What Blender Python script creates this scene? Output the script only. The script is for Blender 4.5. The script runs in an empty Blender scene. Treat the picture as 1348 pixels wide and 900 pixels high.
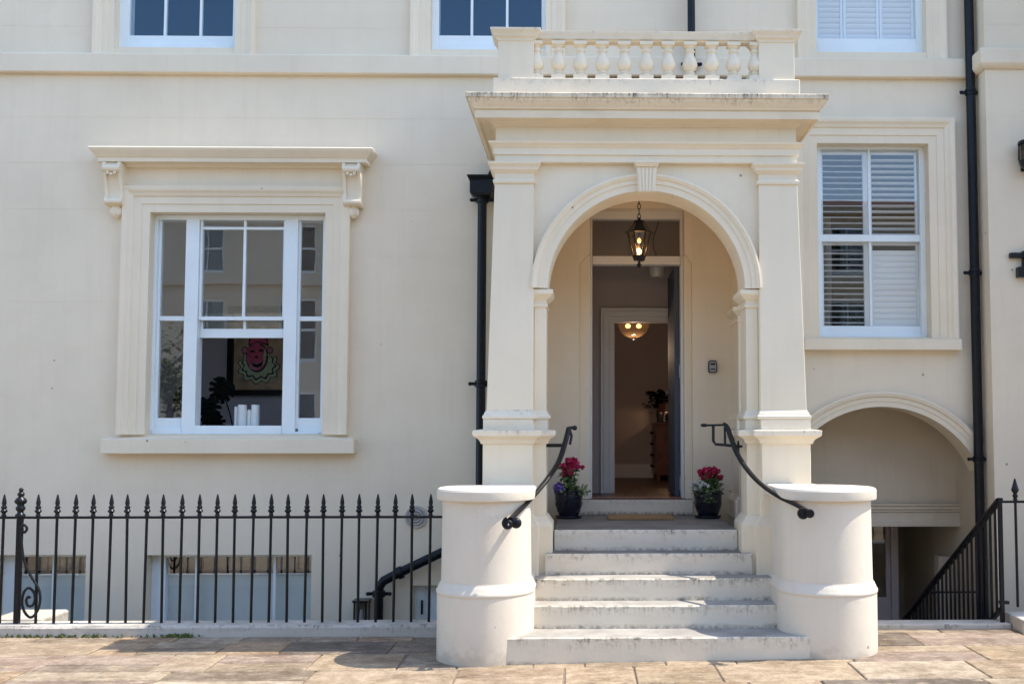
import bpy, bmesh, math, random
from mathutils import Vector, Matrix
from mathutils.geometry import tessellate_polygon
random.seed(7)
R = math.radians; PI = math.pi
sc = bpy.context.scene
col = sc.collection

# ------------------------------------------------------------------ camera
cam_d = bpy.data.cameras.new('camera'); cam = bpy.data.objects.new('camera', cam_d); col.objects.link(cam)
CAM = Vector((0, -9.33, 1.5)); PITCH = R(3.6); YAW = R(-1.1); FPX = 1400.0
cam.location = CAM; cam.rotation_euler = (R(90) + PITCH, 0, YAW)
cam_d.sensor_width = 36; cam_d.lens = 36 * FPX / 1348
cam_d.shift_x = -123 / 1348; cam_d.shift_y = 27 / 1348
cam_d.clip_end = 500; cam_d.clip_start = 0.1
sc.camera = cam

# ------------------------------------------------------------------ light
SUN_EL = R(59); SUN_AZ = R(1.5)            # sun beyond the right end of the street, a hair behind the facade
world = bpy.data.worlds.new('World'); sc.world = world; world.use_nodes = True
wn = world.node_tree.nodes; wl = world.node_tree.links
bg = wn['Background']; sky = wn.new('ShaderNodeTexSky'); sky.sky_type = 'NISHITA'; sky.sun_disc = False
sky.sun_elevation = SUN_EL; sky.sun_rotation = R(90) - SUN_AZ
sky.air_density = 1.0; sky.dust_density = 0.7; sky.ozone_density = 1.3
wl.new(sky.outputs[0], bg.inputs[0]); bg.inputs[1].default_value = 0.15
sun_d = bpy.data.lights.new('sun', 'SUN'); sun_d.energy = 2.4; sun_d.angle = R(0.5); sun_d.color = (1, .93, .82)
sun = bpy.data.objects.new('sun', sun_d); col.objects.link(sun)
sdir = Vector((math.cos(SUN_EL) * math.cos(SUN_AZ), math.cos(SUN_EL) * math.sin(SUN_AZ), math.sin(SUN_EL)))
sun.rotation_euler = sdir.to_track_quat('Z', 'Y').to_euler(); sun.location = (15, 0, 25)
sc.view_settings.view_transform = 'Standard'; sc.view_settings.look = 'None'
sc.view_settings.gamma = 1; sc.view_settings.exposure = 1.5
sc.cycles.max_bounces = 8; sc.cycles.diffuse_bounces = 5; sc.cycles.transparent_max_bounces = 16

# survey helper: a point measured in the photograph, taken on a known vertical plane, in metres
_f = Vector((-math.sin(YAW) * math.cos(PITCH), math.cos(YAW) * math.cos(PITCH), math.sin(PITCH)))
_r = Vector((math.cos(YAW), math.sin(YAW), 0)); _u = _r.cross(_f)
def un(px, py, Y):
    d = _f + _r * ((px - 674 - 123) / FPX) - _u * ((py - 450 - 27) / FPX)
    p = CAM + d * ((Y - CAM.y) / d.y)
    return p.x, p.z
def unx(px, py, Y): return un(px, py, Y)[0]
def unzz(px, py, Y): return un(px, py, Y)[1]

# ------------------------------------------------------------------ materials
def srgb(r, g, b):
    f = lambda c: (c / 255 / 12.92) if c / 255 <= .04045 else ((c / 255 + .055) / 1.055) ** 2.4
    return (f(r), f(g), f(b), 1)
class N:
    def __init__(s, name):
        s.m = bpy.data.materials.new(name); s.m.use_nodes = True
        s.n = s.m.node_tree.nodes; s.l = s.m.node_tree.links; s.b = s.n['Principled BSDF']
    def add(s, t, **kw):
        n = s.n.new(t)
        for k, v in kw.items(): setattr(n, k, v)
        return n
    def link(s, a, b): s.l.new(a, b)
    def coord(s, kind='Object', scale=(1, 1, 1)):
        t = s.add('ShaderNodeTexCoord'); m = s.add('ShaderNodeMapping'); m.inputs['Scale'].default_value = scale
        s.link(t.outputs[kind], m.inputs['Vector']); return m.outputs[0]
    def geo(s, scale=(1, 1, 1)):
        t = s.add('ShaderNodeNewGeometry'); m = s.add('ShaderNodeMapping'); m.inputs['Scale'].default_value = scale
        s.link(t.outputs['Position'], m.inputs['Vector']); return m.outputs[0]
    def noise(s, vec, scale, detail=4, rough=.55):
        n = s.add('ShaderNodeTexNoise'); n.inputs['Scale'].default_value = scale; n.inputs['Detail'].default_value = detail
        n.inputs['Roughness'].default_value = rough; s.link(vec, n.inputs['Vector']); return n.outputs[0]
    def ramp(s, fac, stops):
        r = s.add('ShaderNodeValToRGB'); el = r.color_ramp.elements
        while len(el) < len(stops): el.new(.5)
        for e, (p, c) in zip(el, stops):
            e.position = p; e.color = c if len(c) == 4 else (*c, 1)
        s.link(fac, r.inputs[0]); return r.outputs[0]
    def mix(s, fac, a, b, mode='MIX'):
        m = s.add('ShaderNodeMix', data_type='RGBA', blend_type=mode)
        for sock, v in ((m.inputs[0], fac), (m.inputs[6], a), (m.inputs[7], b)):
            if hasattr(v, 'is_output'): s.link(v, sock)
            else: sock.default_value = v
        return m.outputs[2]
    def math(s, op, a, b=0.0):
        m = s.add('ShaderNodeMath', operation=op)
        for sock, v in ((m.inputs[0], a), (m.inputs[1], b)):
            if hasattr(v, 'is_output'): s.link(v, sock)
            else: sock.default_value = v
        return m.outputs[0]
    def bump(s, h, strength=.3, dist=.01):
        b = s.add('ShaderNodeBump'); b.inputs['Strength'].default_value = strength; b.inputs['Distance'].default_value = dist
        s.link(h, b.inputs['Height']); s.link(b.outputs[0], s.b.inputs['Normal'])
    def fin(s, color=None, rough=.6, metal=0, spec=None):
        if color is not None:
            if hasattr(color, 'is_output'): s.link(color, s.b.inputs['Base Color'])
            else: s.b.inputs['Base Color'].default_value = color
        if hasattr(rough, 'is_output'): s.link(rough, s.b.inputs['Roughness'])
        else: s.b.inputs['Roughness'].default_value = rough
        s.b.inputs['Metallic'].default_value = metal
        if spec is not None: s.b.inputs['Specular IOR Level'].default_value = spec
        return s.m

def m_stucco(name, c, var=.06, stain=0.0, rough=.72, bump=.25, foot=False):
    s = N(name); g = s.geo()
    big = s.noise(g, .9, 5, .6); mid = s.noise(g, 5, 5, .6); fine = s.noise(g, 70, 3, .6)
    dk = tuple(x * (1 - var * 2) for x in c); lt = tuple(min(1, x * (1 + var)) for x in c)
    base = s.ramp(big, [(.3, dk), (.55, c), (.75, lt)])
    base = s.mix(s.ramp(mid, [(.35, (.10, .10, .10)), (.65, (0, 0, 0))]), base, (c[0] * .8, c[1] * .77, c[2] * .70, 1))
    # faint rain streaks
    st = s.noise(s.geo((9, 9, .55)), 1.5, 4, .6)
    base = s.mix(s.ramp(st, [(.52, (0, 0, 0)), (.78, (.16 + stain, .16 + stain, .16 + stain))]), base, (c[0] * .72, c[1] * .68, c[2] * .60, 1))
    # patch repairs a shade off, hairline cracks
    pv = s.add('ShaderNodeTexVoronoi'); pv.inputs['Scale'].default_value = .9
    wob = s.add('ShaderNodeVectorMath', operation='ADD'); nz = s.add('ShaderNodeTexNoise'); nz.inputs['Scale'].default_value = 3.0; s.link(g, nz.inputs['Vector'])
    s.link(g, wob.inputs[0]); s.link(nz.outputs[1], wob.inputs[1]); s.link(wob.outputs[0], pv.inputs['Vector'])
    sepc = s.add('ShaderNodeSeparateColor'); s.link(pv.outputs['Color'], sepc.inputs[0])
    base = s.mix(s.ramp(sepc.outputs[0], [(.55, (0, 0, 0)), (.95, (.16, .16, .16))]), base, tuple(x * .86 for x in c[:3]) + (1,))
    if foot:     # splash dirt and flaking at the foot of the drums
        sz = s.add('ShaderNodeSeparateXYZ'); s.link(s.geo(), sz.inputs[0])
        hz = s.math('ADD', sz.outputs[2], s.math('MULTIPLY', s.math('SUBTRACT', s.noise(g, 9, 5, .65), .5), .35))
        base = s.mix(s.ramp(hz, [(-.0, (.45, .45, .45)), (.07, (.10, .12, .12)), (.22, (0, 0, 0))]), base, (.36, .29, .21, 1))
        fl_ = s.math('MULTIPLY', s.ramp(s.noise(g, 14, 6, .7), [(.60, (0, 0, 0)), (.66, (.6, .6, .6))]), s.ramp(s.noise(g, 1.7, 3), [(.48, (0, 0, 0)), (.62, (1, 1, 1))]))
        base = s.mix(fl_, base, (c[0] * .66, c[1] * .62, c[2] * .56, 1))
    # small chips, screw holes and rust specks
    vo = s.add('ShaderNodeTexVoronoi'); vo.inputs['Scale'].default_value = 2.3; s.link(g, vo.inputs['Vector'])
    sp = s.ramp(vo.outputs['Distance'], [(.018, (.8, .8, .8)), (.03, (0, 0, 0))])
    base = s.mix(sp, base, (.22, .17, .12, 1))
    hgt = s.math('ADD', s.math('MULTIPLY', mid, .7), s.math('MULTIPLY', fine, .3))
    s.bump(hgt, bump, .006)
    return s.fin(base, rough, spec=.3)

def m_grime(name, c, grime=(.06, .048, .034, 1), thr=.5, topstain=True, tread=None, amount=.9, low=False):
    """painted masonry with black mould that runs down in streaks from its upper edge"""
    s = N(name); g = s.geo()
    big = s.noise(g, 1.6, 5, .6)
    base = s.ramp(big, [(.3, tuple(x * .92 for x in c)), (.7, c)])
    streak = s.noise(s.geo((60, 60, 5.0)), 1.0, 5, .65); blot = s.noise(g, 5.0, 5, .65); fine = s.noise(g, 26, 6, .7)
    tc = s.add('ShaderNodeTexCoord'); sep = s.add('ShaderNodeSeparateXYZ'); s.link(tc.outputs['Generated'], sep.inputs[0])
    # runs start at the upper edge and reach down unevenly
    reach = s.math('ADD', sep.outputs[2], s.math('MULTIPLY', s.math('SUBTRACT', streak, .5), 1.25))
    up = s.ramp(reach, [(.62, (0, 0, 0)), (.88, (.5, .5, .5)), (1.0, (1, 1, 1))])
    f = s.math('MULTIPLY', s.ramp(fine, [(thr - .06, (0, 0, 0)), (thr + .07, (1, 1, 1))]), s.ramp(blot, [(.38, (.12, .12, .12)), (.60, (1, 1, 1))]))
    f = s.math('MULTIPLY', s.math('MULTIPLY', f, up), amount)
    base = s.mix(f, base, grime)
    if low:      # damp black line where the riser meets the tread below
        lo = s.math('ADD', sep.outputs[2], s.math('MULTIPLY', s.math('SUBTRACT', blot, .5), .35))
        lf = s.math('MULTIPLY', s.ramp(lo, [(.12, (1, 1, 1)), (.30, (0, 0, 0))]), s.ramp(fine, [(.40, (0, 0, 0)), (.62, (.8, .8, .8))]))
        base = s.mix(lf, base, grime)
    # brown wash low on the face
    wash = s.noise(s.geo((3, 3, 9)), 1.3, 4, .6)
    base = s.mix(s.ramp(wash, [(.5, (0, 0, 0)), (.75, (.22, .22, .22))]), base, (c[0] * .62, c[1] * .54, c[2] * .42, 1))
    if tread:
        ge = s.add('ShaderNodeNewGeometry'); sp = s.add('ShaderNodeSeparateXYZ'); s.link(ge.outputs['True Normal'], sp.inputs[0])
        tn = s.noise(g, 3.5, 6, .65)
        tc_ = s.ramp(tn, [(.3, tuple(x * .72 for x in tread)), (.5, tread), (.72, tuple(min(1, x * 1.3) for x in tread))])
        base = s.mix(s.ramp(sp.outputs[2], [(.7, (0, 0, 0)), (.9, (1, 1, 1))]), base, tc_)
    s.bump(s.math('ADD', s.noise(g, 28, 5, .6), s.math('MULTIPLY', s.noise(g, 6, 3), .8)), .35, .006)
    return s.fin(base, .75, spec=.25)

def m_plain(name, c, rough=.5, metal=0, var=.12, scale=8, bump=.1, spec=None):
    s = N(name); g = s.coord('Object'); n = s.noise(g, scale, 4)
    base = s.ramp(n, [(.3, tuple(x * (1 - var) for x in c[:3])), (.7, tuple(min(1, x * (1 + var)) for x in c[:3]))])
    if bump: s.bump(s.noise(g, scale * 6, 3), bump, .003)
    return s.fin(base, rough, metal, spec)

def m_glass(name, ior=1.8, tint=(.86, .9, .9, 1), rough=.0, reflect_tint=(1, 1, 1, 1)):
    s = N(name); out = s.n['Material Output']; s.n.remove(s.b)
    tr = s.add('ShaderNodeBsdfTransparent'); tr.inputs[0].default_value = tint
    gl = s.add('ShaderNodeBsdfGlossy'); gl.inputs['Roughness'].default_value = rough
    gl.inputs[0].default_value = reflect_tint
    lw = s.add('ShaderNodeLayerWeight'); lw.inputs['Blend'].default_value = .5
    f0 = ((ior - 1) / (ior + 1)) ** 2
    fac = s.math('ADD', s.math('MULTIPLY', s.math('POWER', lw.outputs['Facing'], 5.0), 1 - f0), f0)
    # old panes are not quite flat
    g = s.geo(); b = s.add('ShaderNodeBump'); b.inputs['Strength'].default_value = .022; b.inputs['Distance'].default_value = .02
    s.link(s.noise(g, 1.6, 2), b.inputs['Height']); s.link(b.outputs[0], gl.inputs['Normal'])
    mx = s.add('ShaderNodeMixShader'); s.link(fac, mx.inputs[0]); s.link(tr.outputs[0], mx.inputs[1]); s.link(gl.outputs[0], mx.inputs[2])
    s.link(mx.outputs[0], out.inputs[0]); return s.m

def m_emit(name, c, strength):
    s = N(name); s.b.inputs['Emission Color'].default_value = (*c[:3], 1); s.b.inputs['Emission Strength'].default_value = strength
    return s.fin((*c[:3], 1), .4)

def m_paving():
    s = N('sandstone_flag'); g = s.geo(); oi = s.add('ShaderNodeObjectInfo')
    c = s.ramp(oi.outputs['Random'], [(0, (.40, .30, .20)), (.13, (.46, .365, .26)), (.26, (.40, .275, .175)), (.38, (.47, .395, .30)),
                                      (.5, (.345, .25, .17)), (.60, (.21, .175, .145)), (.68, (.42, .33, .225)), (.78, (.26, .21, .175)), (.86, (.35, .27, .22)), (1, (.49, .41, .31))])
    n1 = s.noise(g, 2.2, 7, .65); n2 = s.noise(s.geo((1, 2.6, 1)), 4.5, 8, .75); n3 = s.noise(g, 45, 3)
    mul = lambda f, k: s.mix(f, c, s.mix(1.0, c, k, 'MULTIPLY'))
    c = mul(s.ramp(n1, [(.34, (.9, .9, .9)), (.56, (0, 0, 0))]), (.58, .55, .52, 1))
    c = mul(s.ramp(s.noise(g, 10, 7, .75), [(.42, (.8, .8, .8)), (.58, (0, 0, 0))]), (.66, .62, .57, 1))
    c = s.mix(s.ramp(n2, [(.53, (0, 0, 0)), (.66, (.62, .62, .62))]), c, (.56, .45, .32, 1))
    c = s.mix(s.ramp(s.noise(s.geo((1.2, 1, 1)), 1.7, 6, .7), [(.58, (0, 0, 0)), (.68, (.28, .28, .28))]), c, (.40, .25, .14, 1))
    c = mul(s.ramp(n3, [(.4, (.5, .5, .5)), (.6, (0, 0, 0))]), (.7, .66, .6, 1))
    spk = s.noise(g, 130, 2, .5); c = mul(s.ramp(spk, [(.30, (.8, .8, .8)), (.40, (0, 0, 0))]), (.45, .42, .4, 1))
    s.bump(s.math('ADD', s.noise(g, 5, 6, .7), s.math('MULTIPLY', n3, .25)), .45, .012)
    return s.fin(c, .8, spec=.25)

M = {}
M['stucco'] = m_stucco('cream_stucco', (.80, .695, .535), var=.04)
M['stucco2'] = m_stucco('cream_porch_stucco', (.83, .725, .555), stain=.02, var=.04)
M['white_render'] = m_stucco('white_render', (.74, .66, .545), var=.04, stain=.05, bump=.6, foot=True)
M['cornice'] = m_grime('stained_cornice', (.82, .70, .52), thr=.42, amount=.95)
M['ledge'] = m_grime('weathered_ledge', (.80, .71, .56), thr=.55, amount=.5)
M['step'] = m_grime('worn_painted_step', (.76, .675, .54), thr=.485, tread=(.35, .325, .29), amount=.8, low=True)
M['landing'] = m_grime('worn_landing', (.76, .675, .545), thr=.54, tread=(.22, .20, .175), amount=.7, low=True)
M['white_wood'] = m_plain('white_gloss_paint', (.77, .83, .84), .35, var=.03, scale=4, bump=.04)
M['shutter'] = m_plain('white_shutter_paint', (.80, .82, .84), .45, var=.03, scale=4, bump=0)
M['iron'] = m_plain('black_gloss_iron', (.010, .010, .012), .30, var=.3, scale=30, bump=.25, spec=.28)
M['pipe'] = m_plain('black_cast_iron', (.007, .009, .013), .32, var=.3, scale=20, bump=.2, spec=.25)
M['glass'] = m_glass('window_glass', 1.66, (.96, .97, .97, 1))
M['old_glass'] = m_glass('old_window_glass', 1.95, (.96, .97, .97, 1))
M['sky_tint_glass'] = m_glass('sky_tinted_window_glass', 1.75, (.92, .96, .97, 1), .0, (.46, .62, .76, 1))  # upper panes: the sky's blue reflection is put into the gloss colour
M['lamp_glass'] = m_glass('lamp_glass', 1.8, (.80, .66, .50, 1))
M['smoke_glass'] = m_glass('smoked_glass', 1.9, (.70, .70, .70, 1), .15)
def m_tinted(name, c, alpha, rough):
    s = N(name); s.b.inputs['Alpha'].default_value = alpha; return s.fin((*c, 1), rough, spec=.8)
M['amber_glass'] = m_tinted('amber_bowl_glass', (.62, .40, .20), .20, .08)
M['grey_glass'] = m_tinted('grey_pendant_glass', (.60, .58, .53), .75, .2)
M['bulb'] = m_emit('lit_bulb', (1, .50, .15), 1.5)
M['paving'] = m_paving()
M['kerb'] = m_grime('kerb_stone', (.55, .50, .43), thr=.5, amount=.7, tread=(.50, .46, .40))
M['joint'] = m_plain('sandy_joint', (.22, .17, .12), .95, var=.3, scale=30)
M['asphalt'] = m_plain('asphalt', (.16, .145, .125), .85, var=.25, scale=60, bump=.4)
M['hallwall'] = m_plain('taupe_hall_paint', (.44, .375, .36), .7, var=.04, scale=2, bump=0)
M['roomwall'] = m_plain('grey_room_paint', (.80, .77, .78), .7, var=.04, scale=2, bump=0)
M['trim'] = m_plain('off_white_trim', (.72, .69, .645), .45, var=.03, scale=3, bump=0)
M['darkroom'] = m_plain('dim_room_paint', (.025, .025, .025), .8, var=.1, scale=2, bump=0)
M['woodfloor'] = m_plain('dark_floorboards', (.085, .045, .03), .4, var=.3, scale=9)
M['navy'] = m_plain('navy_door_paint', (.06, .075, .11), .7, var=.1, scale=5, bump=.05)
M['steel'] = m_plain('brushed_steel', (.55, .55, .56), .35, 1, var=.1, scale=20)
M['greyplastic'] = m_plain('grey_plastic', (.33, .34, .36), .45, var=.05)
M['blackplastic'] = m_plain('black_plastic', (.012, .012, .013), .45, var=.1)
M['pot'] = m_plain('navy_glazed_pot', (.008, .011, .022), .18, var=.3, scale=12, bump=.15, spec=.6)
M['soil'] = m_plain('soil', (.03, .02, .013), .95, var=.4, scale=60)
M['coir'] = m_plain('coir', (.33, .20, .09), .95, var=.3, scale=90, bump=.8)
M['leaf'] = m_plain('green_leaf', (.06, .12, .03), .5, var=.5, scale=14)
M['pale_leaf'] = m_plain('pale_green_leaf', (.16, .22, .09), .5, var=.4, scale=14)
M['dark_leaf'] = m_plain('dark_leaf', (.004, .007, .005), .8, var=.4, scale=9, spec=.1)
M['tree_leaf'] = m_plain('tree_leaf', (.07, .11, .03), .55, var=.5, scale=3)
M['bark'] = m_plain('bark', (.09, .065, .045), .9, var=.4, scale=14, bump=.8)
M['crimson'] = m_plain('crimson_petal', (.50, .012, .085), .5, var=.45, scale=40)
M['purple'] = m_plain('purple_petal', (.20, .12, .50), .5, var=.35, scale=40)
M['white_petal'] = m_plain('white_petal', (.72, .72, .70), .5, var=.1, scale=40)
M['walnut'] = m_plain('walnut', (.17, .06, .035), .4, var=.3, scale=6)
M['candle'] = m_plain('white_candle', (.82, .82, .76), .45, var=.03)
M['black_frame'] = m_plain('black_picture_frame', (.010, .010, .010), .4, var=.1)
M['canvas'] = m_plain('brown_canvas', (.76, .56, .35), .8, var=.3, scale=7)
M['p_red'] = m_plain('printed_red', (.88, .17, .27), .7, var=.2, scale=18, bump=0)
M['p_pink'] = m_plain('printed_pink', (.85, .36, .42), .7, var=.15, scale=18, bump=0)
M['p_green'] = m_plain('printed_pale_green', (.74, .84, .52), .7, var=.12, scale=18, bump=0)
M['p_ink'] = m_plain('printed_ink', (.012, .014, .03), .7, var=.1, bump=0)
M['lead'] = m_plain('lead_flashing', (.13, .105, .085), .6, var=.2, scale=12)
M['moss'] = m_plain('moss', (.10, .12, .03), .95, var=.6, scale=40)
M['slate'] = m_plain('brown_roof_tile', (.16, .09, .07), .8, var=.3, scale=12)
M['recess'] = m_stucco('recess_stucco', (.60, .51, .385), var=.08, stain=.12)  # darker, browner and more streaked than the wall stucco
M['opp'] = m_stucco('opposite_stucco', (.72, .63, .48))
M['meter'] = m_plain('galvanised_vent', (.42, .43, .44), .4, .6, var=.1, scale=12)
M['frost'] = m_plain('pale_blind', (.74, .765, .72), .7, var=.05, scale=3, bump=0)

# ------------------------------------------------------------------ mesh builder
class MB:
    def __init__(s): s.v = []; s.f = []
    def add(s, vs, fs):
        o = len(s.v); s.v += [tuple(v) for v in vs]; s.f += [tuple(i + o for i in f) for f in fs]; return s
    def box(s, x0, x1, y0, y1, z0, z1):
        if x0 > x1: x0, x1 = x1, x0
        return s.add([(x0, y0, z0), (x1, y0, z0), (x1, y1, z0), (x0, y1, z0), (x0, y0, z1), (x1, y0, z1), (x1, y1, z1), (x0, y1, z1)],
                     [(3, 2, 1, 0), (4, 5, 6, 7), (0, 1, 5, 4), (1, 2, 6, 5), (2, 3, 7, 6), (3, 0, 4, 7)])
    def frustum(s, b, t, z0, z1):     # b, t = (x0,x1,y0,y1)
        q = lambda r, z: [(r[0], r[2], z), (r[1], r[2], z), (r[1], r[3], z), (r[0], r[3], z)]
        return s.add(q(b, z0) + q(t, z1), [(3, 2, 1, 0), (4, 5, 6, 7), (0, 1, 5, 4), (1, 2, 6, 5), (2, 3, 7, 6), (3, 0, 4, 7)])
    def prism(s, poly, a0, a1, ax='y'):
        n = len(poly)
        if ax == 'y': P = lambda p, a: (p[0], a, p[1])
        elif ax == 'x': P = lambda p, a: (a, p[0], p[1])
        else: P = lambda p, a: (p[0], p[1], a)
        vs = [P(p, a0) for p in poly] + [P(p, a1) for p in poly]
        tris = tessellate_polygon([[Vector((p[0], p[1], 0)) for p in poly]])
        fs = [tuple(t) for t in tris] + [tuple(i + n for i in reversed(t)) for t in tris]
        fs += [(i, (i + 1) % n, (i + 1) % n + n, i + n) for i in range(n)]
        return s.add(vs, fs)
    def lathe(s, cx, cy, prof, n=24, rot=0.0, sx=1.0, sy=1.0, cz=0.0):
        vs = []; m = len(prof)
        for k in range(n):
            a = 2 * PI * k / n + rot
            for r, z in prof: vs.append((cx + r * math.cos(a) * sx, cy + r * math.sin(a) * sy, cz + z))
        fs = [(k * m + j, ((k + 1) % n) * m + j, ((k + 1) % n) * m + j + 1, k * m + j + 1) for k in range(n) for j in range(m - 1)]
        if prof[0][0] > 1e-5: fs.append(tuple(k * m for k in reversed(range(n))))
        if prof[-1][0] > 1e-5: fs.append(tuple(k * m + m - 1 for k in range(n)))
        return s.add(vs, fs)
    def tube(s, pts, r, n=10, closed=False):
        pts = [Vector(p) for p in pts]; L = len(pts); vs = []; prev = None
        for i, p in enumerate(pts):
            a = pts[(i - 1) % L] if (closed or i > 0) else p
            b = pts[(i + 1) % L] if (closed or i < L - 1) else p
            t = (b - a).normalized()
            if prev is None:
                ref = Vector((0, 0, 1)) if abs(t.z) < .9 else Vector((0, 1, 0)); nx = t.cross(ref).normalized()
            else: nx = (prev - t * prev.dot(t)).normalized()
            prev = nx; ny = t.cross(nx); rr = r[i] if isinstance(r, (list, tuple)) else r
            for k in range(n):
                a_ = 2 * PI * k / n; vs.append(p + nx * (math.cos(a_) * rr) + ny * (math.sin(a_) * rr))
        fs = [(i * n + k, i * n + (k + 1) % n, ((i + 1) % L) * n + (k + 1) % n, ((i + 1) % L) * n + k) for i in range(L if closed else L - 1) for k in range(n)]
        if not closed: fs += [tuple(reversed(range(n))), tuple((L - 1) * n + k for k in range(n))]
        return s.add(vs, fs)
    def sweep(s, path, prof, emb, closed=False):
        """mitred moulding: path of 2-d points, outward = right of travel for emb 'xy', left for 'xz'"""
        L = len(path); n = len(prof); vs = []; P = [Vector(p) for p in path]
        sg = 1 if emb[0] == 'xy' else -1
        def nrm(a, b):
            d = (b - a).normalized(); return Vector((d.y, -d.x)) * sg
        for i in range(L):
            ns = []
            if closed or i > 0: ns.append(nrm(P[(i - 1) % L], P[i]))
            if closed or i < L - 1: ns.append(nrm(P[i], P[(i + 1) % L]))
            m = (ns[0] + ns[-1]).normalized(); k = 1 / max(.3, m.dot(ns[0]))
            for w, d in prof:
                q = P[i] + m * (w * k)
                vs.append((q.x, q.y, d) if emb[0] == 'xy' else (q.x, emb[1] - d, q.y))
        fs = [(i * n + j, i * n + (j + 1) % n, ((i + 1) % L) * n + (j + 1) % n, ((i + 1) % L) * n + j) for i in range(L if closed else L - 1) for j in range(n)]
        if not closed:
            tris = tessellate_polygon([[Vector((p[0], p[1], 0)) for p in prof]])
            fs += [tuple(t) for t in tris] + [tuple(i + (L - 1) * n for i in reversed(t)) for t in tris]
        return s.add(vs, fs)
    def ball(s, c, r, n=10, m=6, sx=1, sy=1, sz=1):
        prof = [(r * math.sin(PI * j / m), -r * sz * math.cos(PI * j / m)) for j in range(m + 1)]
        return s.lathe(c[0], c[1], prof, n, 0, sx, sy, c[2])
    def mesh(s, name, merge=True):
        me = bpy.data.meshes.new(name); me.from_pydata(s.v, [], s.f)
        bm = bmesh.new(); bm.from_mesh(me)
        if merge: bmesh.ops.remove_doubles(bm, verts=bm.verts, dist=1e-5)
        bmesh.ops.recalc_face_normals(bm, faces=bm.faces); bm.to_mesh(me); bm.free(); return me

LOC = {}
def parent_to(o, p):
    if p is None: return
    o.parent = p
    o.matrix_parent_inverse = Matrix.Translation(-LOC.get(p.name, Vector((0, 0, 0))))
def obj(name, mb, mat, parent=None, bev=0.0, smooth=None, merge=True):
    me = mb.mesh(name, merge) if isinstance(mb, MB) else mb
    if mat is not None and not me.materials: me.materials.append(mat)
    if smooth:
        me.polygons.foreach_set('use_smooth', [True] * len(me.polygons)); me.set_sharp_from_angle(angle=R(smooth))
    o = bpy.data.objects.new(name, me); col.objects.link(o)
    if bev:
        b = o.modifiers.new('bevel', 'BEVEL'); b.width = bev; b.segments = 2; b.limit_method = 'ANGLE'; b.angle_limit = R(35)
    parent_to(o, parent); return o
def inst(me, name, parent, loc=(0, 0, 0), rz=0.0, bev=0.0):
    o = bpy.data.objects.new(name, me); col.objects.link(o); o.location = loc; o.rotation_euler = (0, 0, rz)
    if bev:
        b = o.modifiers.new('bevel', 'BEVEL'); b.width = bev; b.segments = 2; b.limit_method = 'ANGLE'; b.angle_limit = R(35)
    parent_to(o, parent); return o
def tag(o, label, cat=None, group=None, kind=None):
    if label: o['label'] = label
    if cat: o['category'] = cat
    if group: o['group'] = group
    if kind: o['kind'] = kind
    return o
def thing(name, label, cat, loc=(0, 0, 0), group=None):
    o = bpy.data.objects.new(name, None); col.objects.link(o); o.empty_display_size = .2
    o.location = loc; LOC[o.name] = Vector(loc); return tag(o, label, cat, group)
def struct(name, mb, mat, bev=0.0):
    o = obj(name, mb, mat, None, bev); o['kind'] = 'structure'; return o

def grid_wall(x0, x1, z0, z1, Y, depth, holes, lines, groove=.0015, gw=.004):
    """stucco wall with openings and scored ashlar lines, as one closed front with reveals"""
    xs = {x0, x1}; zs = {z0, z1}
    for a, b, c, d in holes: xs |= {a, b}; zs |= {c, d}
    gz = [l for l in lines if z0 < l < z1]
    for l in gz: zs |= {l - gw / 2, l + gw / 2}
    xs = sorted(xs); zs = sorted(zs); mb = MB()
    def state(i, j):
        if i < 0 or j < 0 or i >= len(xs) - 1 or j >= len(zs) - 1: return Y + depth
        cx = (xs[i] + xs[i + 1]) / 2; cz = (zs[j] + zs[j + 1]) / 2
        for a, b, c, d in holes:
            if a < cx < b and c < cz < d: return Y + depth
        for l in gz:
            if abs(cz - l) < gw / 2: return Y + groove
        return Y
    for i in range(len(xs) - 1):
        for j in range(len(zs) - 1):
            a, b, c, d = xs[i], xs[i + 1], zs[j], zs[j + 1]; y = state(i, j)
            if y < Y + depth: mb.add([(a, y, c), (b, y, c), (b, y, d), (a, y, d)], [(0, 1, 2, 3)])
            for (ii, jj, p, q) in ((i - 1, j, (a, c), (a, d)), (i + 1, j, (b, c), (b, d)), (i, j - 1, (a, c), (b, c)), (i, j + 1, (a, d), (b, d))):
                y2 = state(ii, jj)
                if y2 > y: mb.add([(p[0], y, p[1]), (q[0], y, q[1]), (q[0], y2, q[1]), (p[0], y2, p[1])], [(0, 1, 2, 3)])
    return mb
def arc(cx, cz, r, a0, a1, n): return [(cx + r * math.cos(R(a0 + (a1 - a0) * k / n)), cz + r * math.sin(R(a0 + (a1 - a0) * k / n))) for k in range(n + 1)]

XC = .453                                    # centre line of porch and door
LINES = [4.25 - .41 * k for k in range(-16, 14)]
def pz(x): return -.030 + .016 * (min(2, max(-1, x)) + 1)      # the pavement climbs a little to the right

# ================================================================== GROUND
g = MB(); g.box(-60, 60, -60, 30, -2.6, -2.2); struct('ground', g, M['joint'])
g = MB(); g.box(-40, 40, -15.2, -4.62, -.6, -.14); struct('road', g, M['asphalt'])
g = MB(); g.box(-40, 40, -4.6, -4.42, -.6, -.028); struct('kerb', g, M['kerb'], .012)
g = MB(); g.box(-40, 40, -20, -15.22, -.6, -.03); struct('far_pavement', g, M['paving'])
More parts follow.
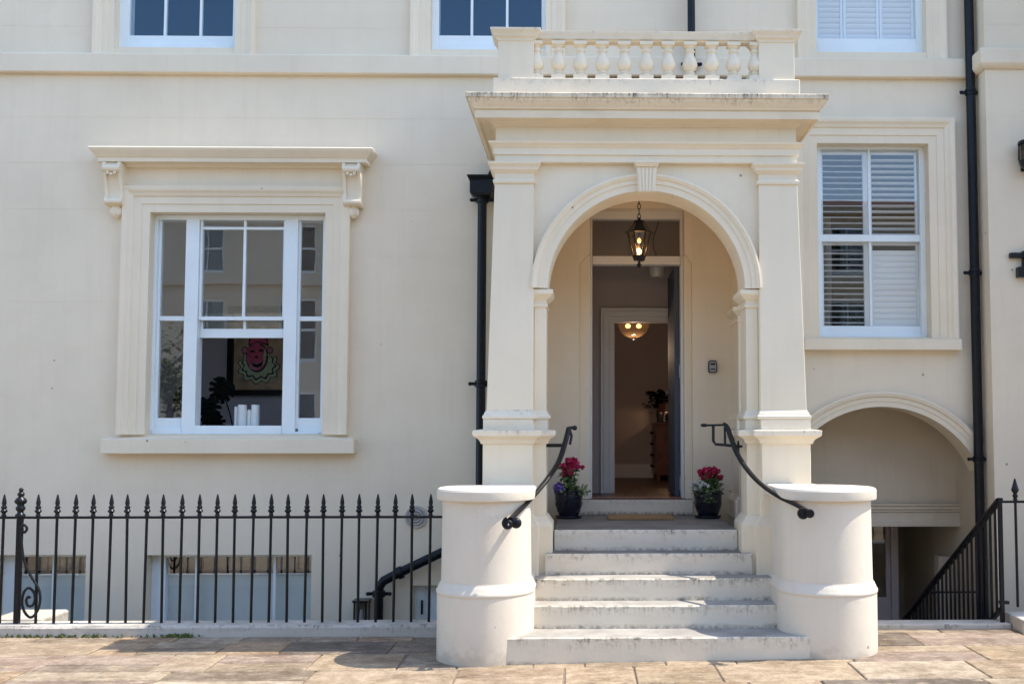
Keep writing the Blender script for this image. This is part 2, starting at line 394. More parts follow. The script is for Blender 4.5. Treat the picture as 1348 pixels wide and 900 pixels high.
# bed of the near pavement, with stones laid on it one by one
rows = [-1.30, -1.47, -1.93, -2.42, -2.90, -3.42, -3.90, -4.41]
bed = MB()
bx = [-40, -1, 2, 40]
for i in range(3):
    a, b = bx[i], bx[i + 1]
    bed.add([(a, -4.42, pz(a) - .009), (b, -4.42, pz(b) - .009), (b, -1.12, pz(b) - .009), (a, -1.12, pz(a) - .009)], [(0, 1, 2, 3)])
    bed.add([(a, -1.12, pz(a) - .009), (b, -1.12, pz(b) - .009), (b, -1.12, -2.2), (a, -1.12, -2.2)], [(0, 1, 2, 3)])
pave = struct('pavement', bed, M['joint'])
rs = random.Random(21)
def flag(c, dz):
    e = .006; cx = sum(p[0] for p in c) / 4; cy = sum(p[1] for p in c) / 4
    ins = [(p[0] + e * (1 if p[0] < cx else -1), p[1] + e * (1 if p[1] < cy else -1)) for p in c]
    tx, ty = rs.uniform(-.003, .003), rs.uniform(-.003, .003)
    H = lambda p, d: pz(p[0]) + d + tx * (p[0] - cx) + ty * (p[1] - cy)
    vs = [(p[0], p[1], pz(p[0]) - .0195) for p in c] + [(p[0], p[1], H(p, dz - .005)) for p in c] + [(p[0], p[1], H(p, dz)) for p in ins]
    mb = MB().add(vs, [(0, 1, 5, 4), (1, 2, 6, 5), (2, 3, 7, 6), (3, 0, 4, 7), (4, 5, 9, 8), (5, 6, 10, 9), (6, 7, 11, 10), (7, 4, 8, 11), (8, 9, 10, 11)])
    if not (-1.0 < cx < 2.0 and cy > -1.75): obj('paving_stone', mb, M['paving'], pave)
for k in range(len(rows) - 1):
    x = -7.2 + rs.uniform(0, .7); jy = 0
    while x < 6.0:
        w = rs.choice([.34, .42, .5, .6, .7, .8, .95]) * rs.uniform(.9, 1.1); x1 = x + w; gp = .004
        J = lambda: rs.uniform(-.006, .006)
        y1, y0 = rows[k] - .004, rows[k + 1] + .004
        sk = rs.uniform(-.03, .03)
        if y1 - y0 > .4 and rs.random() < .28 and w > .4:      # two small stones instead of a large one
            ym = y0 + (y1 - y0) * rs.uniform(.4, .6)
            for a, b in ((y0, ym - .003), (ym + .003, y1)): flag([(x + gp, a), (x1 - gp, a), (x1 - gp, b), (x + gp, b)], rs.uniform(-.002, .003))
        else:
            flag([(x + gp + J(), y0), (x1 - gp + J(), y0), (x1 - gp + J(), y1), (x + gp + J(), y1)], rs.uniform(-.002, .003))
        x = x1 + .004

# ================================================================== HOUSE
house = thing('house', 'cream stuccoed terraced house with sash windows, string course and open front door', 'house', (-3, 0, 0))
LW = (-3.815, -2.285, 1.455, 3.40); RW = (2.065, 3.062, 2.30, 4.045)
UL = (-4.185, -3.115, 4.885, 7.0); UM = (-1.385, -.355, 4.885, 7.0); UR = (2.075, 3.07, 4.885, 7.0)
BL = (-5.05, -4.295, -.95, .424); BM = (-3.775, -2.362, -.95, .42); BD = (-1.485, -.95, -1.7, .156)
DO = (-.05, .945, .745, 3.457)
AX, AZ, AR = 2.61, .757, .943; AXR = 3.475
AH = (AX - AR, AXR, -2.2, 1.75)
W = grid_wall(-14, AXR, -2.2, 11, 0, .28, [LW, RW, UL, UM, UR, BL, BM, BD, DO, AH], LINES)
obj('wall', W, M['stucco'], house)
shell = MB(); shell.box(-14, 12, 8, 8.3, -2.2, 11); shell.box(-14.3, -14.002, .0, 8, -2.2, 11); shell.box(12, 12.3, .3, 8, -2.2, 11); shell.box(-14.3, 12.3, .0, 8.3, 11.002, 11.2)
obj('roof', shell, M['slate'], house)
# shoulders that narrow the door recess at the top
for q in ([(-.05, 3.457), (.042, 3.457), (.042, 3.055), (-.05, 2.965)], [(.945, 3.457), (.88, 3.457), (.88, 3.055), (.945, 2.965)]):
    obj('door_recess_shoulder', MB().prism(q, 0, .118), M['stucco2'], house)
# string course
sp = [(0, 4.637), (.05, 4.637), (.062, 4.645), (.062, 4.80), (.055, 4.812), (0, 4.825)]
s_ = MB(); s_.sweep([(-14, 0), (AXR - .002, 0)], sp, ('xy',)); obj('string_course', s_, M['stucco'], house, .004)
fl = MB(); fl.box(-.62, 1.52, -.012, -.001, 4.578, 4.634); obj('lead_flashing', fl, M['lead'], house)
# arch over the basement steps
ar = arc(AX, AZ, AR, 180, 23.5, 40); ar = [p for p in ar if p[0] < AXR]; zr = AZ + math.sqrt(AR ** 2 - (AXR - AX) ** 2); ar.append((AXR, zr))
spn = MB(); spn.prism([(AX - AR, AZ)] + ar[1:] + [(AXR, 1.75), (AX - AR, 1.75)], 0.0, .28)
obj('arch_spandrel', spn, M['stucco'], house)
apf = [(0, 0), (0, .028), (.045, .028), (.048, .036), (.085, .036), (.09, .05), (.118, .06), (.132, .055), (.132, 0)]
a2 = MB(); a2.sweep(ar, apf, ('xz', 0)); obj('archivolt', a2, M['stucco'], house, smooth=30)
# recess behind the arch: back wall, lintel, dark passage
rc = MB()
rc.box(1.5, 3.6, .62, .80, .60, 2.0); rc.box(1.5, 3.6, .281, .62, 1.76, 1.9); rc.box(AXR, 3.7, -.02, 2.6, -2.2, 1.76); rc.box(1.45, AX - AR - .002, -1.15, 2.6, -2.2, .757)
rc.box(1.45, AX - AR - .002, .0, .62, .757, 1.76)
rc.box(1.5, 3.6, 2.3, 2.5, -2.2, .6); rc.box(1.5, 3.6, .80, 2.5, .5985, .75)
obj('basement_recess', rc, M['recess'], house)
lt = MB(); lt.sweep([(1.7, .62), (3.43, .62), (3.43, .63)], [(0, .605), (.10, .605), (.10, .655), (.085, .66), (.085, .735), (.10, .74), (.10, .755), (.115, .765), (.115, .79), (.13, .80), (.13, .815), (0, .815)], ('xy',))
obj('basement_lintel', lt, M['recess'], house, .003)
bd = MB(); bd.box(2.72, 2.80, 1.2, 1.3, -2.0, .55); bd.box(3.02, 3.09, 1.2, 1.3, -2.0, .55); bd.box(2.72, 3.09, 1.2, 1.3, .55, .595); bd.box(2.2, 2.72, 1.22, 1.3, -2.0, .595)
bdo = obj('basement_door', bd, M['hallwall'], house, .004)
q = MB(); q.box(2.80, 3.02, 1.24, 1.28, -2.0, -.15); q.box(2.80, 2.83, 1.24, 1.28, -.15, .55); q.box(2.98, 3.02, 1.24, 1.28, -.15, .55); obj('door_leaf', q, M['hallwall'], bdo)
q = MB(); q.box(2.83, 2.98, 1.255, 1.265, -.15, .55); obj('pane', q, M['glass'], bdo)
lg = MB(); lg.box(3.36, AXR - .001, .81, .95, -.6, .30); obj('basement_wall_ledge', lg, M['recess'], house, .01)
st = MB()
for k in range(9): st.box(1.70, AXR - .004, -1.14 + k * .27, -1.14 + (k + 1) * .27 - .002, -2.2, -.02 - .17 * (k + 1))
obj('basement_step', st, M['kerb'], house, .006)

# ---- window builder
ARCH = [(0, 0), (0, .030), (.070, .030), (.072, .040), (.135, .040), (.140, .052), (.165, .062), (.185, .078), (.205, .082), (.225, .082), (.225, 0)]
def win_part(label): 
    o = bpy.data.objects.new('window', None); col.objects.link(o); parent_to(o, house); o.empty_display_size = .1
    if label: o['label'] = label
    return o
def architrave(win, x0, x1, z0, z1, scale=1.0, sill=None):
    p = [(w * scale, d) for w, d in ARCH]
    mb = MB(); mb.sweep([(x0, z0), (x0, z1), (x1, z1), (x1, z0)], p, ('xz', 0)); obj('architrave', mb, M['stucco2'], win, .003)
    if sill:
        a, b, za, zb, pr = sill; m = MB(); m.box(a, b, -pr, .08, za, zb); m.prism([(-pr + .0, zb), (.08, zb), (.08, zb + .03)], a + .02, b - .02, 'x'); obj('sill', m, M['stucco2'], win, .008)
def bars(win, name, rects, y0, y1, mat, bev=.003):
    for (a, b, c, d) in rects:
        mb = MB(); mb.box(a, b, y0, y1, c, d); obj(name, mb, mat, win, bev)
PANE = ['old_glass']
def pane(win, a, b, c, d, y):
    mb = MB(); mb.box(a, b, y, y + .004, c, d); obj('pane', mb, M[PANE[0]], win)
def room(name, x0, x1, y0, y1, z0, z1, mat):
    t = .05; mb = MB(); mb.box(x0 - t, x1 + t, y1, y1 + t, z0 - t, z1 + t); mb.box(x0 - t, x0, y0, y1 - .001, z0, z1); mb.box(x1, x1 + t, y0, y1 - .001, z0, z1)
    mb.box(x0 - t, x1 + t, y0, y1 - .001, z0 - t, z0 - .001); mb.box(x0 - t, x1 + t, y0, y1 - .001, z1 + .001, z1 + t)
    return obj(name, mb, mat, house)

# ---- left tripartite sash window
lw = win_part('tripartite sash window with bracketed hood, middle lower sash raised')
architrave(lw, LW[0], LW[1], LW[2], LW[3], 1.0, (-4.15, -1.985, 1.292, 1.42, .12))
Yf = .10
X = lambda px: unx(px, 430, Yf); Z = lambda py: unzz(312, py, Yf)
zt, zb = 3.398, 1.457
bars(lw, 'frame', [(LW[0], X(209) - .022, zb, zt), (X(243), X(262) - .01, zb, zt), (X(374), X(391), zb, zt), (X(424), LW[1], zb, zt)], Yf - .02, Yf + .12, M['white_wood'])
bars(lw, 'frame', [(X(209) - .022, X(243), Z(290), zt), (X(262) - .01, X(374), Z(290), zt), (X(391), X(424), Z(290), zt)], Yf - .018, Yf + .118, M['white_wood'])
bars(lw, 'frame', [(X(209) - .022, X(243), zb, Z(564)), (X(262) - .01, X(374), zb, Z(560)), (X(391), X(424), zb, Z(568))], Yf - .03, Yf + .118, M['white_wood'])
for a, b in ((209, 242), (394, 424)):
    xa, xb = X(a), X(b)
    bars(lw, 'sash', [(xa - .022, xa, Z(564), Z(290)), (xb, xb + .012, Z(564), Z(290)), (xa, xb, Z(422), Z(416)), (xa, xb, Z(568), Z(550))], Yf + .01, Yf + .05, M['white_wood'])
    pane(lw, xa, xb, Z(550), Z(422), Yf + .03); pane(lw, xa, xb, Z(416), Z(290), Yf + .026)
xa, xb, xm = X(264), X(371), X(319.5)
bars(lw, 'upper_sash', [(X(262) - .008, xa, Z(421), Z(290)), (xb, X(374) - .002, Z(421), Z(290)), (xa, xb, Z(421.5), Z(416.5))], Yf + .0, Yf + .045, M['white_wood'])
bars(lw, 'glazing_bar', [(xm - .012, xm + .012, Z(416.5), Z(301.5)), (xm - .012, xm + .012, Z(299), Z(290)), (xa, xb, Z(302), Z(298.5))], Yf + .008, Yf + .04, M['white_wood'], .002)
pane(lw, xa, xm - .012, Z(416.5), Z(302), Yf + .025); pane(lw, xm + .012, xb, Z(416.5), Z(302), Yf + .025)
pane(lw, xa, xm - .012, Z(298.5), Z(290), Yf + .025); pane(lw, xm + .012, xb, Z(298.5), Z(290), Yf + .025)
bars(lw, 'lower_sash', [(X(262) - .008, xa, Z(444), Z(421.5)), (xb, X(374) - .002, Z(444), Z(421.5)), (xa, xb, Z(444), Z(432)), (xm - .012, xm + .012, Z(432), Z(421.5))], Yf + .05, Yf + .095, M['white_wood'])
pane(lw, xa, xm - .012, Z(432), Z(412), Yf + .07); pane(lw, xm + .012, xb, Z(432), Z(412), Yf + .07)
# hood on consoles
fz = MB(); fz.box(-4.03, -2.11, -.028, -.001, 3.627, 3.80); obj('frieze', fz, M['stucco2'], lw, .003)
hp = [(0, 3.79), (.055, 3.79), (.06, 3.80), (.075, 3.815), (.155, 3.815), (.155, 3.85), (.165, 3.855), (.175, 3.868), (.205, 3.905), (.215, 3.925), (.21, 3.935), (0, 3.955)]
hd = MB(); hd.sweep([(-4.07, 0), (-4.07, -.01), (-2.055, -.01), (-2.055, 0)], hp, ('xy',)); obj('hood', hd, M['cornice'] if False else M['stucco2'], lw, .003)
def console(x0, x1):
    w = x1 - x0; mb = MB()
    side = [(0, 3.81), (-.17, 3.81), (-.185, 3.79), (-.185, 3.755), (-.165, 3.72), (-.14, 3.66), (-.118, 3.58), (-.112, 3.53), (-.125, 3.50), (-.13, 3.475), (-.115, 3.455), (-.08, 3.445), (0, 3.44)]
    mb.prism(side, x0, x0 + w * .17, 'x'); mb.prism(side, x1 - w * .17, x1, 'x')
    inner = [(y * .86 if i not in (0, 12) else y, z) for i, (y, z) in enumerate(side)]
    inner[0] = (0, 3.805); inner[-1] = (0, 3.445); mb.prism(inner, x0 + w * .17, x1 - w * .17, 'x')
    for z, yy, r in ((3.755, -.168, .03), (3.478, -.112, .024)):      # the two scroll rolls
        mb.tube([(x0 + .004, yy, z), (x1 - .004, yy, z)], r, 10)
    for dx in (-.03, 0, .03): mb.ball(((x0 + x1) / 2 + dx, -.176, 3.715 - .012 * (dx == 0)), .016, 8, 5)
    cx = (x0 + x1) / 2
    mb.ball((cx, -.05, 3.405), .052, 12, 8, 1, .75, 1.15)
    for k in range(-2, 3): mb.ball((cx + k * .019, -.082 + abs(k) * .008, 3.40), .014, 6, 6, 1, .7, 2.6)
    obj('console', mb, M['stucco2'], lw, .0, smooth=40)
console(-4.176, -4.022); console(-2.112, -1.956)

# ---- upper windows standing on the string course
def upper(op, frame_l, frame_r, pane_l, pane_r, bar_px, lab, shutters=False):
    global ARCH
    w = win_part(lab); x0, x1, z0, z1 = op
    keep = ARCH; ARCH = [(a_, d_ * .62) for a_, d_ in ARCH]; architrave(w, x0, x1, 4.80, z1, .78); ARCH = keep
    sl = MB(); sl.box(x0, x1, -.004, .1, 4.80, z0 - .001); obj('sill', sl, M['stucco2'], w)
    Y = .10; fx = lambda p: unx(p, 30, Y); fz_ = lambda p: unzz((frame_l + frame_r) / 2, p, Y)
    pl, pr = fx(pane_l), fx(pane_r)
    bars(w, 'frame', [(x0, pl, z0, z1), (pr, x1, z0, z1), (pl, pr, z0, fz_(58)), ], Y - .01, Y + .1, M['white_wood'])
    bars(w, 'sash', [(pl, pr, fz_(58), fz_(47 if not shutters else 51))], Y + .005, Y + .05, M['white_wood'])
    zb = fz_(47 if not shutters else 51)
    bx_ = [fx(b) for b in bar_px]; edges = [pl] + bx_ + [pr]
    if not shutters:
        for b in bx_: bars(w, 'glazing_bar', [(b - .011, b + .011, zb, z1 - .05)], Y + .005, Y + .045, M['white_wood'], .002)
        for a, b in zip(edges[:-1], edges[1:]): pane(w, a + (.011 if a != pl else 0), b - (.011 if b != pr else 0), zb, z1 - .05, Y + .025)
    else:
        pane(w, pl, pr, zb, z1 - .05, Y + .025)
        for a, b in zip(edges[:-1], edges[1:]): shutter_panel(w, a, b, zb - .02, zb + 1.0, Y + .075, R(-62), .05)
    bars(w, 'frame', [(pl, pr, z1 - .05, z1)], Y - .01, Y + .1, M['white_wood'])
    return w
SLATS = {}
def shutter_panel(w, a, b, z0, z1, Y, tilt, pitch, st=.028, step=None):
    bars(w, 'shutter_stile', [(a + .002, a + st, z0, z1), (b - st, b - .002, z0, z1)], Y - .012, Y + .016, M['shutter'], .002)
    bars(w, 'shutter_rail', [(a + st, b - st, z0, z0 + .03), (a + st, b - st, z1 - .035, z1)], Y - .010, Y + .014, M['shutter'], .002)
    L = b - a - 2 * st - .004; key = (round(L, 3), round(tilt, 3), pitch)
    if key not in SLATS:
        hw = pitch * .56; c, s2 = math.cos(tilt), math.sin(tilt); mb = MB(); n = 8
        pr = [(hw * math.cos(2 * PI * k / n), .0045 * math.sin(2 * PI * k / n)) for k in range(n)]
        mb.prism([(p[0] * c - p[1] * s2, p[0] * s2 + p[1] * c) for p in pr], -L / 2, L / 2, 'x')
        SLATS[key] = mb.mesh('slat'); SLATS[key].materials.append(M['shutter'])
    n = int((z1 - z0 - .065) / pitch)
    for k in range(n): inst(SLATS[key], 'slat', w, ((a + b) / 2, Y + .002, z0 + .03 + pitch * (k + .5)))
PANE[0] = 'sky_tint_glass'
upper(UL, 160, 307, 171, 307, (217, 264), 'first floor sash window above the left window, three panes wide')
upper(UM, 570, 717, 578, 713, (621, 667.5), 'first floor sash window partly hidden by the porch balustrade')
PANE[0] = 'glass'
upper(UR, 1075, 1214, 1075, 1206, (1112, 1160), 'first floor window with white louvred shutters', True)

PANE[0] = 'glass'
# ---- right window with shutters
rw = win_part('right hand sash window with white louvred shutters, one lower panel closed')
architrave(rw, RW[0], RW[1], 2.293, RW[3], 1.0, (1.915, 3.307, 2.193, 2.292, .10))
Y = .11; X = lambda px: unx(px, 320, Y); Z = lambda py: unzz(1150, py, Y)
x0, x1, z0, z1 = RW
bars(rw, 'frame', [(x0, X(1081), z0, z1), (X(1211), x1, z0, z1), (X(1081), X(1211), Z(197), z1), (X(1081), X(1211), z0, Z(441))], Y - .02, Y + .1, M['white_wood'])
bars(rw, 'meeting_rail', [(X(1081), X(1211), Z(318), Z(309))], Y + .0, Y + .06, M['white_wood'])
bars(rw, 'sash', [(X(1081), X(1211), Z(441), Z(429))], Y + .02, Y + .06, M['white_wood'])
xm = X(1146)
bars(rw, 'glazing_bar', [(xm - .010, xm + .010, Z(429), Z(318)), (xm - .010, xm + .010, Z(309), Z(197))], Y + .015, Y + .045, M['white_wood'], .002)
for a, b in ((X(1081), xm - .010), (xm + .010, X(1211))):
    pane(rw, a, b, Z(429), Z(318), Y + .035); pane(rw, a, b, Z(309), Z(197), Y + .02)
Ys = Y + .085
shutter_panel(rw, X(1079), X(1147), Z(315), Z(196), Ys, R(4), .0525, .05)
shutter_panel(rw, X(1147), X(1213), Z(315), Z(196), Ys, R(-14), .0525, .028)
shutter_panel(rw, X(1079), X(1147), Z(432), Z(316), Ys, R(-4), .0525, .05)
shutter_panel(rw, X(1147), X(1213), Z(432), Z(316), Ys, R(-74), .0525, .028)

# ---- basement windows
def basement(op, barpx, lab):
    w = win_part(lab); x0, x1, z0, z1 = op; Y = .12
    pl = x0 + .12; pr = x1 - .01
    bars(w, 'frame', [(x0, pl, z0, z1), (pr, x1, z0, z1), (pl, pr, z1 - .03, z1), (pl, pr, z0, z0 + .1)], Y - .01, Y + .1, M['white_wood'])
    bx_ = [unx(b, 770, Y) for b in barpx]; zt = unzz(300, 756, Y)
    for b in bx_: bars(w, 'glazing_bar', [(b - .012, b + .012, z0 + .1, z1 - .03)], Y + .0, Y + .04, M['white_wood'], .002)
    bars(w, 'meeting_rail', [(pl, pr, zt - .006, zt + .006)], Y + .045, Y + .06, M['white_wood'], .002)
    e = [pl] + bx_ + [pr]
    for a, b in zip(e[:-1], e[1:]): pane(w, a + .012, b - .012, z0 + .1, z1 - .03, Y + .02)
    bl = MB(); bl.box(pl, pr, Y + .07, Y + .078, z0 + .1, zt); obj('blind', bl, M['frost'], w)
    bl = MB(); n = 6
    for k in range(n): bl.box(pl + (pr - pl) * k / n + .01, pl + (pr - pl) * (k + 1) / n - .01, Y + .3, Y + .32, zt, z1)
    obj('curtain', bl, M['trim'], w)
basement(BM, (258, 361), 'wide basement window behind the railings'); basement(BL, (70,), 'left basement window cut by the edge of the view')
bdw = MB(); bdw.box(BD[0], BD[0] + .09, .08, .2, BD[2], BD[3]); bdw.box(BD[0] + .09, BD[1], .10, .16, BD[2], BD[3] - .03); bdw.box(BD[0] + .09, BD[1], .08, .2, BD[3] - .03, BD[3])
d_ = obj('area_door', bdw, M['white_wood'], house, .003); h_ = MB(); h_.box(-1.425, -1.408, .06, .1, -.10, .02); obj('door_pull', h_, M['iron'], d_)

# ---- front door frame, fanlight, leaf, vestibule
Yd = .118
X = lambda px: unx(px, 450, Yd); Z = lambda py: unzz(838, py, Yd)
dw = obj('door_frame', MB().box(.0445, .064, Yd, Yd + .1, .893, 3.455).box(.853, .878, Yd, Yd + .1, .893, 3.455).box(.064, .853, Yd, Yd + .1, 3.387, 3.455).box(.064, .853, Yd - .012, Yd + .1, 2.972, 3.048), M['trim'], house, .004)
for a_, b_ in ((-.05, .0435), (.879, .945)): obj('door_reveal', MB().box(a_, b_, .06, Yd + .1, .893, 3.05), M['stucco2'], house, .004)
p_ = MB(); p_.box(.066, .851, Yd + .04, Yd + .044, 3.05, 3.385); obj('fanlight', p_, M['glass'], dw)
wd = MB(); wd.box(.030, .0443, Yd - .02, Yd + .002, .893, 3.05); wd.box(.8785, .890, Yd - .02, Yd + .002, .893, 3.05); obj('door_jamb', wd, M['white_wood'], dw, .003)
th = MB(); th.box(-.051, .947, -.035, .20, .757, .893); obj('threshold', th, M['landing'], house, .012)
tb = MB(); tb.box(.07, .85, .02, .22, .8932, .906); obj('threshold_board', tb, M['walnut'], house, .003)
lf = MB(); lf.box(.806, .850, Yd + .1, Yd + .86, .905, 2.965); leaf = obj('front_door', lf, M['navy'], house, .004); leaf['label'] = 'navy front door standing open against the right wall'
for z in (2.02, 1.02):
    h = MB(); h.box(.846, .862, Yd + .07, Yd + .1, z - .06, z + .06); obj('hinge', h, M['steel'], leaf, .002)
kn = MB(); kn.lathe(0, 0, [(0, 0), (.028, .004), (.03, .02), (.014, .03), (0, .032)], 14); km = kn.mesh('knob'); km.transform(Matrix.Translation((.806, Yd + .79, 1.85)) @ Matrix.Rotation(R(-90), 4, 'Y')); obj('knob', km, M['steel'], leaf, smooth=40)
VY = 1.0
Xv = lambda px: unx(px, 500, VY); Zv = lambda py: unzz(838, py, VY)
v = MB(); v.box(-.25, -.20, .29, VY, .84, 3.65); v.box(.96, 1.0, .29, VY, .84, 3.65); v.box(-.25, 1.0, .29, 4.4, .80, .886); v.box(-.25, 1.0, .29, VY, 3.6, 3.65)
obj('vestibule', v, M['hallwall'], house)
xo0, xo1, zo = Xv(809), Xv(889), Zv(424)
iw = MB(); iw.box(-.25, xo0, VY, VY + .12, .886, 3.6); iw.box(xo1, 1.0, VY, VY + .12, .886, 3.6); iw.box(xo0, xo1, VY, VY + .12, zo, 3.6); obj('inner_wall', iw, M['hallwall'], house)
ia = MB(); ia.sweep([(xo0, .887), (xo0, zo), (xo1, zo), (xo1, .887)], [(0, 0), (0, .02), (.05, .02), (.055, .03), (.10, .03), (.115, .045), (.135, .045), (.135, 0)], ('xz', VY)); obj('inner_door_surround', ia, M['trim'], house, .003)
room('hall_room', -1.2, 2.4, VY + .125, 4.25, .885, 3.55, M['hallwall'])
hf = MB()
for k in range(18): hf.box(-1.15 + k * .19, -1.15 + k * .19 + .187, VY - .7, 4.24, .8865, .8895)
obj('floorboards', hf, M['woodfloor'], house)
obj('skirting', MB().box(-1.19, 2.39, 4.215, 4.249, .89, 1.06), M['trim'], house, .004); obj('skirting', MB().box(-.199, -.18, .3, VY - .001, .89, 1.06), M['trim'], house, .004)
# rooms behind the windows
room('front_room', -5.6, -1.0, .285, 3.0, .95, 3.9, M['roomwall'])
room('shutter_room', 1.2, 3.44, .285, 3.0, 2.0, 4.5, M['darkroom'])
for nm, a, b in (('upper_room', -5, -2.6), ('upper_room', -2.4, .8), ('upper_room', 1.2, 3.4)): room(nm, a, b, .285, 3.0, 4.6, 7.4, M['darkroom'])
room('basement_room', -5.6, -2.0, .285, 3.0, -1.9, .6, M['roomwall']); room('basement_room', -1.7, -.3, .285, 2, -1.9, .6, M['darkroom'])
isl = MB(); isl.box(LW[0], LW[1], .225, .48, 1.46, 1.50); obj('window_board', isl, M['white_wood'], house, .006)

# ================================================================== PORCH
porch = thing('porch', 'cream classical entrance porch with round arch, tapered pilasters, cornice and balustraded top', 'porch', (XC, -1.4, .4))
S2 = M['stucco2']
def rect(s, h0, h1, y0, y1):
    a, b = XC + s * h0, XC + s * h1
    if a > b: a, b = b, a
    return [(a, y0), (b, y0), (b, y1), (a, y1)]
def lpoly(s, h_in, h_step, h_out, yf, yj, yb):       # plan of pilaster + set-back jamb, counter-clockwise
    p = [(h_in, yj), (h_step, yj), (h_step, yf), (h_out, yf), (h_out, yb), (h_in, yb)]
    p = [(XC + s * h, y) for h, y in p]
    return p if s > 0 else p[::-1]
for s in (-1, 1):
    L = lpoly(s, .738, .835, 1.195, -1.575, -1.50, -1.20)
    mb = MB(); mb.prism(L, -.2, 1.434, 'z'); obj('pier', mb, S2, porch, .006)
    mb = MB(); mb.sweep(L, [(0, -.2), (.05, -.2), (.05, .80), (.045, .815), (.03, .835), (.012, .865), (0, .875)], ('xy',), True); obj('plinth', mb, M['ledge'] if False else S2, porch, .004)
    mb = MB(); mb.sweep(L, [(0, 1.395), (.012, 1.395), (.02, 1.415), (.03, 1.43), (.055, 1.445), (.068, 1.455), (.07, 1.493), (0, 1.502)], ('xy',), True)
    mb.prism(L, 1.434, 1.4995, 'z'); obj('ledge', mb, M['ledge'], porch, .003)
    L2 = lpoly(s, .738, .83, 1.172, -1.570, -1.495, -1.205)
    mb = MB(); mb.prism(lpoly(s, .730, .83, 1.192, -1.592, -1.512, -1.19), 1.50, 1.572, 'z')
    mb.sweep(L2, [(0, 1.573), (.018, 1.573), (.026, 1.582), (.026, 1.598), (.016, 1.608), (.012, 1.622), (.004, 1.632), (0, 1.645)], ('xy',), True)
    mb.prism(L2, 1.573, 1.64, 'z'); obj('pilaster_base', mb, M['ledge'], porch, .003)
    b = [XC + s * .83, XC + s * 1.170]; t = [XC + s * .835, XC + s * 1.118]
    mb = MB(); mb.frustum((min(b), max(b), -1.570, -1.205), (min(t), max(t), -1.555, -1.21), 1.64, 3.47); obj('pilaster', mb, S2, porch, .005)
    rc_ = rect(s, .835, 1.118, -1.555, -1.21)
    mb = MB(); mb.sweep(rc_, [(-.01, 3.312), (.012, 3.312), (.016, 3.322), (.016, 3.338), (.008, 3.345), (.003, 3.348), (.003, 3.388), (.01, 3.392), (.022, 3.405), (.032, 3.412), (.034, 3.43), (.045, 3.444), (.052, 3.45), (.054, 3.468), (-.01, 3.4685)], ('xy',), True)
    obj('capital', mb, S2, porch, .002)
    j = rect(s, .741, .829, -1.495, -1.21)
    mb = MB(); mb.prism(j, 1.64, 2.535, 'z'); obj('jamb', mb, S2, porch, .004)
    mb = MB(); mb.sweep(j, [(-.01, 2.402), (.010, 2.402), (.013, 2.412), (.010, 2.422), (.002, 2.426), (.002, 2.455), (.015, 2.462), (.03, 2.478), (.045, 2.492), (.05, 2.50), (.05, 2.53), (-.01, 2.5345)], ('xy',), True); obj('impost', mb, S2, porch, .002)
    # side: dado with a sunk panel, rail, open arch, wall respond
    mb = MB(); a, b_ = XC + s * .885, XC + s * 1.15; mb.box(a, b_, -1.2, -.40, -.2, 1.434); obj('side_dado', mb, S2, porch)
    inn = MB()
    f0, f1 = XC + s * .845, XC + s * .886
    inn.box(f0, f1, -1.199, -1.12, .757, 1.434); inn.box(f0, f1, -.46, -.401, .757, 1.434); inn.box(f0, f1, -1.12, -.46, 1.36, 1.434); inn.box(f0, f1, -1.12, -.46, .757, .97)
    inn.box(XC + s * .82, f0, -1.199, -.401, .757, .93); obj('dado_panel', inn, S2, porch, .006)
    mb = MB(); mb.box(XC + s * .80, XC + s * 1.2, -1.199, -.401, 1.435, 1.497); obj('side_ledge', mb, M['ledge'], porch, .004)
    rp = rect(s, .84, 1.115, -.40, -.001)
    mb = MB(); mb.prism(rp, -.2, 3.47, 'z'); obj('respond', mb, S2, porch, .004)
    mb = MB(); mb.sweep(rp, [(-.01, .757), (.04, .757), (.04, .90), (.01, .94), (-.01, .945)], ('xy',), True); mb.sweep(rp, [(-.01, 1.42), (.03, 1.43), (.055, 1.45), (.055, 1.493), (-.01, 1.50)], ('xy',), True)
    mb.sweep(rp, [(-.01, 1.501), (.02, 1.501), (.02, 1.572), (.026, 1.59), (.012, 1.61), (-.01, 1.65)], ('xy',), True); mb.sweep(rp, [(-.01, 2.402), (.012, 2.41), (.003, 2.425), (.002, 2.455), (.03, 2.478), (.05, 2.50), (.05, 2.53), (-.01, 2.5345)], ('xy',), True)
    obj('respond_moulding', mb, S2, porch, .002)
    # side arch spandrel, opening from y -1.2 to -.4
    ca = arc(-.80, 2.535, .40, 180, 0, 20)
    mb = MB(); mb.prism(ca + [(-.4, 3.47), (-1.2, 3.47)], XC + s * .845, XC + s * 1.112, 'x'); obj('side_spandrel', mb, S2, porch)
# front arch
ca = arc(XC, 2.535, .728, 180, 0, 48)
mb = MB(); mb.prism([(XC - .842, 2.5345)] + ca + [(XC + .842, 2.5345), (XC + .842, 3.4695), (XC - .842, 3.4695)], -1.515, -1.205, 'y'); obj('arch_wall', mb, S2, porch)
mb = MB(); mb.sweep(arc(XC, 2.537, .728, 180, 0, 64), [(0, -.01), (0, .032), (.05, .032), (.052, .041), (.082, .041), (.088, .052), (.108, .064), (.122, .060), (.122, -.01)], ('xz', -1.515)); obj('archivolt', mb, S2, porch, smooth=30)
ks = MB(); ks.prism([(XC - .062, 3.245), (XC + .062, 3.245), (XC + .074, 3.43), (XC - .074, 3.43)], -1.60, -1.515, 'y')
for k in range(5):
    f = (k - 2) / 2; ks.prism([(XC + f * .046 - .008, 3.25), (XC + f * .046 + .008, 3.25), (XC + f * .056 + .009, 3.425), (XC + f * .056 - .009, 3.425)], -1.606, -1.60, 'y')
